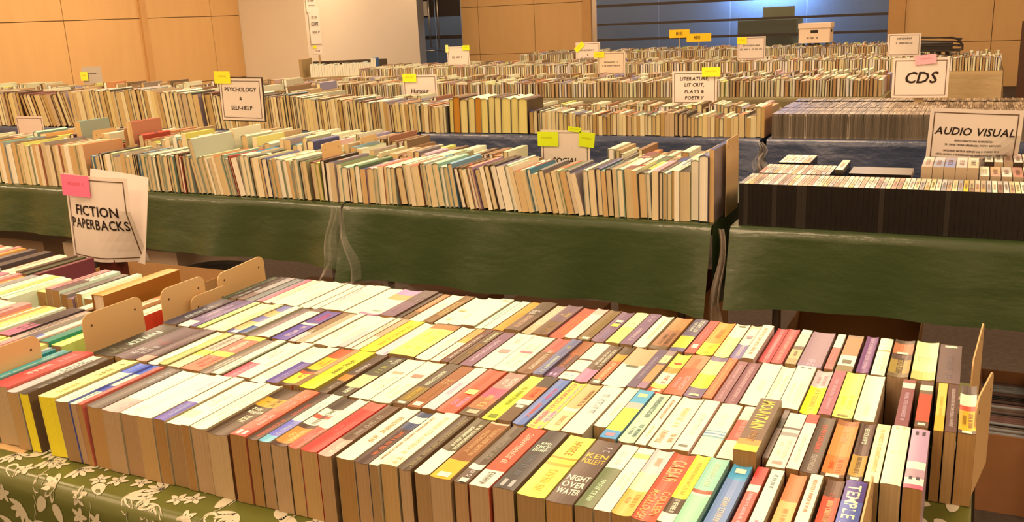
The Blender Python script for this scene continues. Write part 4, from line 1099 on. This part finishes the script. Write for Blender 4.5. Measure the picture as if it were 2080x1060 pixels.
# compact discs
def cd_case(X, Y, r, label, group, rnd):
    m = MB(); t = .0100; L = .142; H = .1245
    g = rnd.uniform(.7, 1.3); body = (.17 * g, .15 * g, .12 * g)
    if rnd.random() < .05: body = rnd.choice([(.45, .40, .33), (.16, .20, .04), (.35, .3, .25)])
    w = .0022
    top = mix((.12, .10, .08), (.42, .36, .27), rnd.random())
    m.box(-t / 2, t / 2, 0, L, 0, H, body, cols=[body, top, body, body, body, body])
    m.box(-t / 2 + w, t / 2 - w, -.0003, 0, .01, H - .012, (.105 * g, .09 * g, .07 * g))
    m.box(-t / 2 + .002, t / 2 - .003, .01, L * rnd.uniform(.4, .9), H, H + .0003, mix((.75, .66, .5), (.12, .08, .06), rnd.random() ** .6))
    o = m.obj('compact_disc_case', M_CASE, loc=(X, Y, ZB), rot=(0, rnd.uniform(-.012, .012), 0))
    tag(o, label, 'compact disc', group)
x = -.945; k = 0
RC = random.Random(9)
while x < .42 and k < 125:
    k += 1; cd_case(x + .0055, 4.93, 0, 'clear compact disc case, %s from the left in the front disc row' % ordinal(k), 'compact discs in the front disc row', RC); x += .0109
x = -.945; k = 0
while x < .42 and k < 125:
    k += 1; cd_case(x + .0055, 5.085, 1, 'clear compact disc case, %s from the left in the second disc row' % ordinal(k), 'compact discs in the second disc row', RC); x += .0109
CDS = MB()
for r in range(3):
    x = -.945
    while x < .45:
        g = RC.uniform(.7, 1.3); b = (.085 * g, .075 * g, .062 * g); top = mix((.10, .08, .06), (.55, .46, .34), RC.random() ** 1.3); y = 5.24 + r * .155 + (.055 if r == 2 else 0); z1 = ZB + .1245 + RC.uniform(-.002, .002)
        CDS.box(x, x + .0098, y, y + .142, ZB, z1, b, cols=[b, top, b, b, b, b]); x += .0109
o = CDS.obj('compact_disc_stock', M_CASE); tag(o, 'remaining compact discs packed in rows behind the front two', 'compact discs', None, 'stuff')

# ---------------------------------------------------------------- signs
M_WOODPOST = simple('maroon_wood', (0.09, 0.016, 0.010), 0.45, 0.4, noise=.15, nscale=12)
M_CLEARPOST = simple('pale_post', (0.42, 0.30, 0.16), 0.4, 0.4)
M_FRAME = simple('dark_steel_frame', (.06, .045, .03), .5)
def sign(X, Y, zc, w, h, yaw, lines, label, notes=(), name='table_sign', postmat=None, postw=.02, base_z=TZ + .002, border=(.03, .02, .012), bcol=(.12, .07, .04), roll=0.0, bend=-.006, paper=(.76, .71, .68), double=False, twist=0.0, frame=False, group='letter size signs on the tables', posth=None):
    e = empty(name, (X, Y, base_z), (0, 0, yaw))
    zc -= base_z
    pm = postmat or M_CLEARPOST
    m = MB(); m.box(-postw / 2, postw / 2, .006, .006 + postw * .8, 0.004, zc + (h * .3 if posth is None else posth)); m.obj('post', pm, e)
    bw = (.05 if Y < 3.5 else .012) if base_z > .1 else .14
    m = MB(); m.box(-bw, bw, -bw * .4, bw * 1.2, 0, .005); m.obj('base', pm, e)
    s = MB(); sheet(s, w, h, .0006, bend, paper, twist)
    so = s.obj('paper_sheet', M_PAPER, e, smooth=False, loc=(0, 0, zc), rot=(0, roll, 0))
    if double:
        s = MB(); sheet(s, w, h, .0006, -bend, paper); s.obj('rear_paper_sheet', M_PAPER, e, loc=(.012, postw * .8 + .02, zc - .004), rot=(math.radians(-9), roll * 1.6, math.radians(-4)))
    def fn(u, v):
        uu = u / w + .5; vv = v / h + .5
        y = bend * (math.cos((uu - .5) * math.pi) - .5) + twist * max(0, uu - .55) * max(0, .6 - vv) * 4
        return (u, y - .0012, v)
    if border:
        b = MB(); bm = border[0] * 0 + .045 * w; tk = .012 * w
        x0, x1, z0, z1 = -w / 2 + bm, w / 2 - bm, -h / 2 + bm, h / 2 - bm
        n = 10
        for i in range(n):
            a, c = x0 + (x1 - x0) * i / n, x0 + (x1 - x0) * (i + 1) / n
            b.face([fn(a, z0), fn(c, z0), fn(c, z0 + tk), fn(a, z0 + tk)]); b.face([fn(a, z1 - tk), fn(c, z1 - tk), fn(c, z1), fn(a, z1)])
            a, c = z0 + (z1 - z0) * i / n, z0 + (z1 - z0) * (i + 1) / n
            b.face([fn(x0, a), fn(x0 + tk, a), fn(x0 + tk, c), fn(x0, c)]); b.face([fn(x1 - tk, a), fn(x1, a), fn(x1, c), fn(x1 - tk, c)])
        b.obj('printed_border', simple('border_ink', bcol, .7), so)
    t = MB(); any_ = False
    for (txt, size, yy, it) in lines:
        any_ = True
        if txt.startswith('~'):
            frac = float(txt[1:]); scribble(t, -w * frac / 2, w * frac / 2, yy * h - size / 2, yy * h + size / 2, fn, (1, 1, 1), random.Random(int(yy * 999) + 5))
        else: add_text(t, txt, 0, yy * h, size, fn, (1, 1, 1), maxw=w * .86, italic=it)
    if any_: t.obj('lettering', simple('sign_ink_%s' % label[:4], (.02, .012, .008), .7), so)
    for (cx, cz, nw, nh, nc, rr) in notes:
        q = MB(); ca, sa = math.cos(rr), math.sin(rr)
        def nf(u, v, yy): return (cx * w + u * ca - v * sa, bend * .5 - .006 + yy, cz * h + u * sa + v * ca)
        for yy in (0, .0006):
            P = [nf(-nw / 2, -nh / 2, yy), nf(nw / 2, -nh / 2, yy), nf(nw / 2, nh / 2, yy), nf(-nw / 2, nh / 2, yy)]
            q.face(P if yy == 0 else P[::-1], paint(nc, LV, .95))
        scribble(q, -nw * .3, nw * .3, nh * .02, nh * .16, lambda u, v: nf(u, v, -.0006), mix(paint(nc, LV), (.3, .1, .02), .4), RND)
        n_ = q.obj('sticky_note', M_PAPER, so); n_['label'] = 'bright sticky note'
    if frame:
        f = MB(); f.box(-w / 2 - .006, w / 2 + .006, .006, .010, -h / 2 - .006, h / 2 + .006); f.obj('holder_frame', M_FRAME, so)
    tag(e, label, 'sign', group); return e
Y_ = 'f8e020'; PK = 'f87878'; LM = 'd8e018'
sign(-2.262, 1.83, .905, .236, .255, math.radians(4), [('FICTION', .030, .10, 0), ('PAPERBACKS', .030, -.055, 0)], 'white FICTION PAPERBACKS sign with pink note on a maroon post', [(-.24, .38, .105, .062, 'ff6068', 0)], postmat=M_WOODPOST, postw=.062, double=True, roll=math.radians(3), bend=-.014, twist=.05, posth=-.10, base_z=0)
sign(-.002, 3.45, .945, .279, .216, 0, [('AUDIO VISUAL', .026, .16, .22), ('~.42', .0062, .01, 0), ('~.62', .0062, -.055, 0), ('~.62', .0062, -.15, 0), ('~.78', .0062, -.21, 0), ('~.86', .0062, -.27, 0)], 'wide white AUDIO VISUAL sign behind the black disc cases', bend=-.01, twist=.10, roll=math.radians(2.0), postmat=M_WOODPOST, postw=.05)
sign(-1.552, 3.62, .832, .225, .225, 0, [('SOCIAL', .024, -.07, .15), ('SCIENCE', .024, -.23, .15)], 'white SOCIAL SCIENCE sign with lime notes among the green table books', [(-.33, .33, .095, .062, LM, 0), (.46, .33, .07, .062, LM, -.1), (.22, .52, .06, .02, LM, -.12)])
sign(-1.516, 5.515, 0.954, 0.271, 0.197, 0, [('LITERATURE,', .021, .28, .18), ('LIT CRIT,', .021, .1, .18), ('PLAYS &', .021, -.10, .18), ('POETRY', .021, -.29, .18)], 'white LITERATURE, LIT CRIT, PLAYS & POETRY sign with yellow note', [(.38, .47, .11, .055, Y_, 0)])
sign(-.284, 5.55, .995, .281, .212, 0, [('CDS', .062, .02, .22)], 'white CDS sign with pink note above the compact discs', [(.08, .46, .105, .05, 'f89080', .08)], postw=.045)
psy = sign(-3.324, 3.645, 1.074, 0.262, 0.209, math.radians(3), [('PSYCHOLOGY', .021, .24, .05), ('&', .018, .03, 0), ('SELF-HELP', .021, -.20, .05)], 'PSYCHOLOGY & SELF-HELP sign in a dark frame with yellow note', [(-.38, .52, .10, .06, 'f8f028', 0)], frame=True, roll=math.radians(1.5))
q = MB(); sheet(q, .233, .042, .0006, -.004, (.78, .72, .68)); q_ = q.obj('upper_card', M_PAPER, psy, loc=(0, .014, 1.160 - TZ), rot=(0, math.radians(1.5), 0))
sign(-3.429, 5.515, 0.937, 0.273, 0.241, 0, [('Humour', .03, .05, .1)], 'white Humour sign with yellow note among old books', [(-.27, .42, .11, .055, Y_, 0)])
sign(-4.95, 3.645, .864, .235, .235, 0, [('HEALTH', .024, .02, 0)], 'white HEALTH sign half hidden behind pale books, leftmost of the lettered signs', paper=(.76, .66, .60))
sign(-5.672, 10.045, 0.968, 0.304, 0.233, 0, [('~.55', .022, -.05, 0)], 'small white sign with lime corners before the brown panels', [(.38, .42, .10, .06, LM, 0), (-.48, .40, .04, .09, 'e8e860', 0)])
sign(-4.098, 10.320, 0.949, 0.304, 0.253, 0, [('~.6', .018, .15, 0), ('&', .02, -.05, 0), ('~.6', .018, -.22, 0)], 'white sign with slanted yellow note at the edge of the blue glass', [(-.33, .30, .13, .06, Y_, .7)])
sign(-2.927, 7.920, 0.969, 0.261, 0.201, 0, [('~.5', .012, .05, 0), ('~.65', .012, -.1, 0)], 'cream sign with yellow note overlapping another sign behind it', [(-.42, .38, .10, .05, Y_, 0)], paper=(.84, .74, .60))
sign(-1.702, 7.930, 1.068, 0.229, 0.187, 0, [('~.6', .011, .12, 0), ('~.8', .013, -.05, 0)], 'white sign with yellow corner note in front of the display board', [(-.33, .34, .08, .055, Y_, 0)])
sign(-0.535, 7.930, 1.063, 0.235, 0.169, 0, [('~.5', .014, .28, 0), ('~.5', .014, .08, 0)], 'white sign beside the black wire basket, above the CDS sign', [], paper=(.86, .80, .74))
sign(-6.878, 5.740, 1.084, 0.238, 0.148, 0, [('~.5', .010, .1, 0)], 'grey sign with yellow note standing against the left wall panels', [(-.36, -.05, .09, .075, 'e8b828', 0)], paper=(.42, .40, .36), border=None)
sign(-3.777, 12.955, 1.066, 0.289, 0.110, 0, [('~.3', .05, 0, 0)], 'flat yellow card, left of the two before the blue glass', [], paper=(.82, .55, .03), border=None, postw=.012, name='price_card')
sign(-3.502, 12.955, 1.005, 0.344, 0.111, 0, [('~.4', .05, 0, 0)], 'flat yellow card, right of the two before the blue glass', [], paper=(.82, .58, .03), border=None, postw=.012, name='price_card')
sign(-7.98, 10.33, 1.085, .18, .13, 0, [('~.4', .02, -.1, 0)], 'tiny white sign with yellow note on the book cart', [(-.25, .32, .06, .04, Y_, 0)], base_z=.742)

# ---------------------------------------------------------------- boxes
def open_box(name, x0, x1, y0, y1, z0, h, mat, label, cat='box', flaps=True, z_in=.02):
    e = empty(name, ((x0 + x1) / 2, (y0 + y1) / 2, z0)); w = (x1 - x0) / 2; d = (y1 - y0) / 2; t = .004
    m = MB(); m.box(-w, w, -d, d, 0, .004)
    m.box(-w, -w + t, -d, d, .004, h); m.box(w - t, w, -d, d, .004, h); m.box(-w + t, w - t, -d, -d + t, .004, h); m.box(-w + t, w - t, d - t, d, .004, h)
    m.obj('carton_body', mat, e)
    tag(e, label, cat); return e
M_WHITEBOX = simple('white_card', (.74, .62, .50), .7, .2)
# white archive box on the far table
e = empty('archive_box', (-1.92, 12.62, TZ + .163)); m = MB(); m.box(-.19, .19, 0, .32, 0, .21); m.obj('carton_body', M_WHITEBOX, e)
m = MB(); m.box(-.198, .198, -.008, .328, .185, .245); m.obj('lid', M_WHITEBOX, e)
m = MB(); m.box(-.045, .045, -.003, 0, .125, .16); m.box(.19, .193, .1, .2, .125, .16); m.obj('hand_hole', M_TEXTDARK, e)
m = MB(); scribble(m, -.09, .05, .05, .075, lambda u, v: (u, -.002, v), (1, 1, 1), RND); m.obj('printing', M_TEXTDARK, e)
tag(e, 'white lidded archive box on the farthest books before the glass', 'box')
# black wire basket
M_BLACKW = simple('black_wire', (.02, .015, .012), .4, .5)
e = empty('wire_basket', (-.37, 9.95, TZ + .165))
m = MB(); m.box(-.16, .12, 0, .3, 0, .075); m.obj('basket_liner', simple('black_bag', (.018, .014, .012), .5), e)
m = MB()
for zz in (.0, .05, .09, .125):
    m.tube([(-.18, 0, zz), (.12, 0, zz), (.19, .02, zz * .8), (.20, .28, zz * .8), (-.18, .3, zz), (-.18, 0, zz)], .0065, k=5)
m.tube([(.10, 0, .125), (.17, 0, .105), (.21, .01, .05), (.21, .01, 0)], .011, k=6)
m.obj('wire_frame', M_BLACKW, e)
tag(e, 'black wire basket lying on books right of a small white sign', 'basket')
# cart with books in the corner
e = empty('book_cart', (-7.62, 10.42, 0), (0, 0, math.radians(22)))
m = MB(); m.box(-.52, .52, -.22, .22, 0, .74); m.obj('draped_body', M_TAN, e)
m = MB(); m.box(-.56, -.521, -.24, .24, 0, .98); m.obj('end_panel', simple('olive_panel', (.36, .27, .13), .6), e)
m = MB(); m.box(-.50, .52, .20, .23, .74, .93); m.obj('rear_rail', M_FRAME, e)
tag(e, 'tan draped book cart standing in front of the pale partition', 'cart')
RK = random.Random(17); x = -.43; k = 0
while x < .44:
    t = RK.uniform(.022, .04); k += 1
    nm, cc, _ = RK.choice([('white', 'fff4e0', 1), ('cream', 'f0dcb0', 1), ('black', '302018', 1)]) if x < .38 else ('teal', '206888', 1)
    H = RK.uniform(.15, .17) if x < .38 else .215
    c, p = book_meshes(t - .002, .2, H, [(1.0, paint(cc))], [], paint('e8c090', LV), None, 0, False, n=2)
    ca, sa = math.cos(math.radians(22)), math.sin(math.radians(22)); lx, ly = x + t / 2, -.2
    b = empty('cart_book', (-7.62 + lx * ca - ly * sa, 10.42 + lx * sa + ly * ca, .742), (0, 0, math.radians(22)))
    c.obj('cover', M_COVER, b); p.obj('page_block', M_PAGES, b)
    tag(b, '%s book, %s from the left on the draped cart' % (nm, ordinal(k)), 'book', 'books standing on the draped cart'); x += t
# cartons on the floor
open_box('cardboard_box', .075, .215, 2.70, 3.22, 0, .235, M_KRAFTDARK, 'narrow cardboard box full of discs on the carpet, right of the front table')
x = 0
for k in range(34):
    nm, cc = RD.choice([('white', 'd8c8b8'), ('black', '282020'), ('brown', '805848'), ('tan', '907058'), ('rose', 'a06858')])
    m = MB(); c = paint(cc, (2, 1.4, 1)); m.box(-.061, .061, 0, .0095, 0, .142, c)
    o = m.obj('boxed_disc', M_CASE, loc=(.143, 2.712 + k * .0145, .055), rot=(math.radians(-9), 0, 0)); tag(o, '%s disc case, %s from the front in the floor box' % (nm, ordinal(k + 1)), 'disc case', 'discs in the floor box')
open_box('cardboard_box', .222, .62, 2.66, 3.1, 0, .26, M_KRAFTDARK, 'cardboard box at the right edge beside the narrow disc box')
open_box('cardboard_box', -.52, -.11, 2.88, 3.32, 0, .36, M_KRAFT, 'open brown box under the disc case table, rim showing above paperbacks')
open_box('cardboard_box', -1.10, -.80, 3.01, 3.4, 0, .45, M_KRAFT, 'brown box under the right corner of the social science table')
open_box('cardboard_box', -3.32, -2.68, 2.36, 2.78, 0, .46, M_KRAFT, 'open brown box in the aisle behind the cream bookends')
m = MB(); m.box(-4.0, -3.24, 3.01, 3.4, 0, .44); o = m.obj('storage_carton', M_WHITEBOX); tag(o, 'pale storage carton under the green table right of the fiction sign', 'carton')
m = MB(); m.box(-5.6, -4.2, 3.05, 3.5, 0, .42, mi=0); o = m.obj('storage_carton', simple('grey_card', (.30, .22, .15), .8)); tag(o, 'dull brown carton under the far left green tablecloth', 'carton')
m = MB()
prof = [(.13, 0), (.16, .36), (.165, .38)]
k = 24
for i in range(k):
    a, b = 2 * math.pi * i / k, 2 * math.pi * (i + 1) / k
    for (r0, z0), (r1, z1) in zip(prof, prof[1:]):
        m.face([(r0 * math.cos(a), r0 * math.sin(a), z0), (r0 * math.cos(b), r0 * math.sin(b), z0), (r1 * math.cos(b), r1 * math.sin(b), z1), (r1 * math.cos(a), r1 * math.sin(a), z1)])
        m.face([(r0 * .95 * math.cos(b), r0 * .95 * math.sin(b), z0 + .005), (r0 * .95 * math.cos(a), r0 * .95 * math.sin(a), z0 + .005), (r1 * .95 * math.cos(a), r1 * .95 * math.sin(a), z1), (r1 * .95 * math.cos(b), r1 * .95 * math.sin(b), z1)])
    m.face([(0, 0, .004), (.13 * math.cos(a), .13 * math.sin(a), .004), (.13 * math.cos(b), .13 * math.sin(b), .004)])
o = m.obj('waste_bin', simple('grey_bin_plastic', (.20, .20, .20), .4), loc=(-3.03, 3.0, 0)); tag(o, 'grey plastic bin under the green table edge', 'bin')
for k, (bx, by, s) in enumerate(((-2.5, 3.1, .3), (-1.9, 3.1, .34), (-1.45, 3.15, .3))):
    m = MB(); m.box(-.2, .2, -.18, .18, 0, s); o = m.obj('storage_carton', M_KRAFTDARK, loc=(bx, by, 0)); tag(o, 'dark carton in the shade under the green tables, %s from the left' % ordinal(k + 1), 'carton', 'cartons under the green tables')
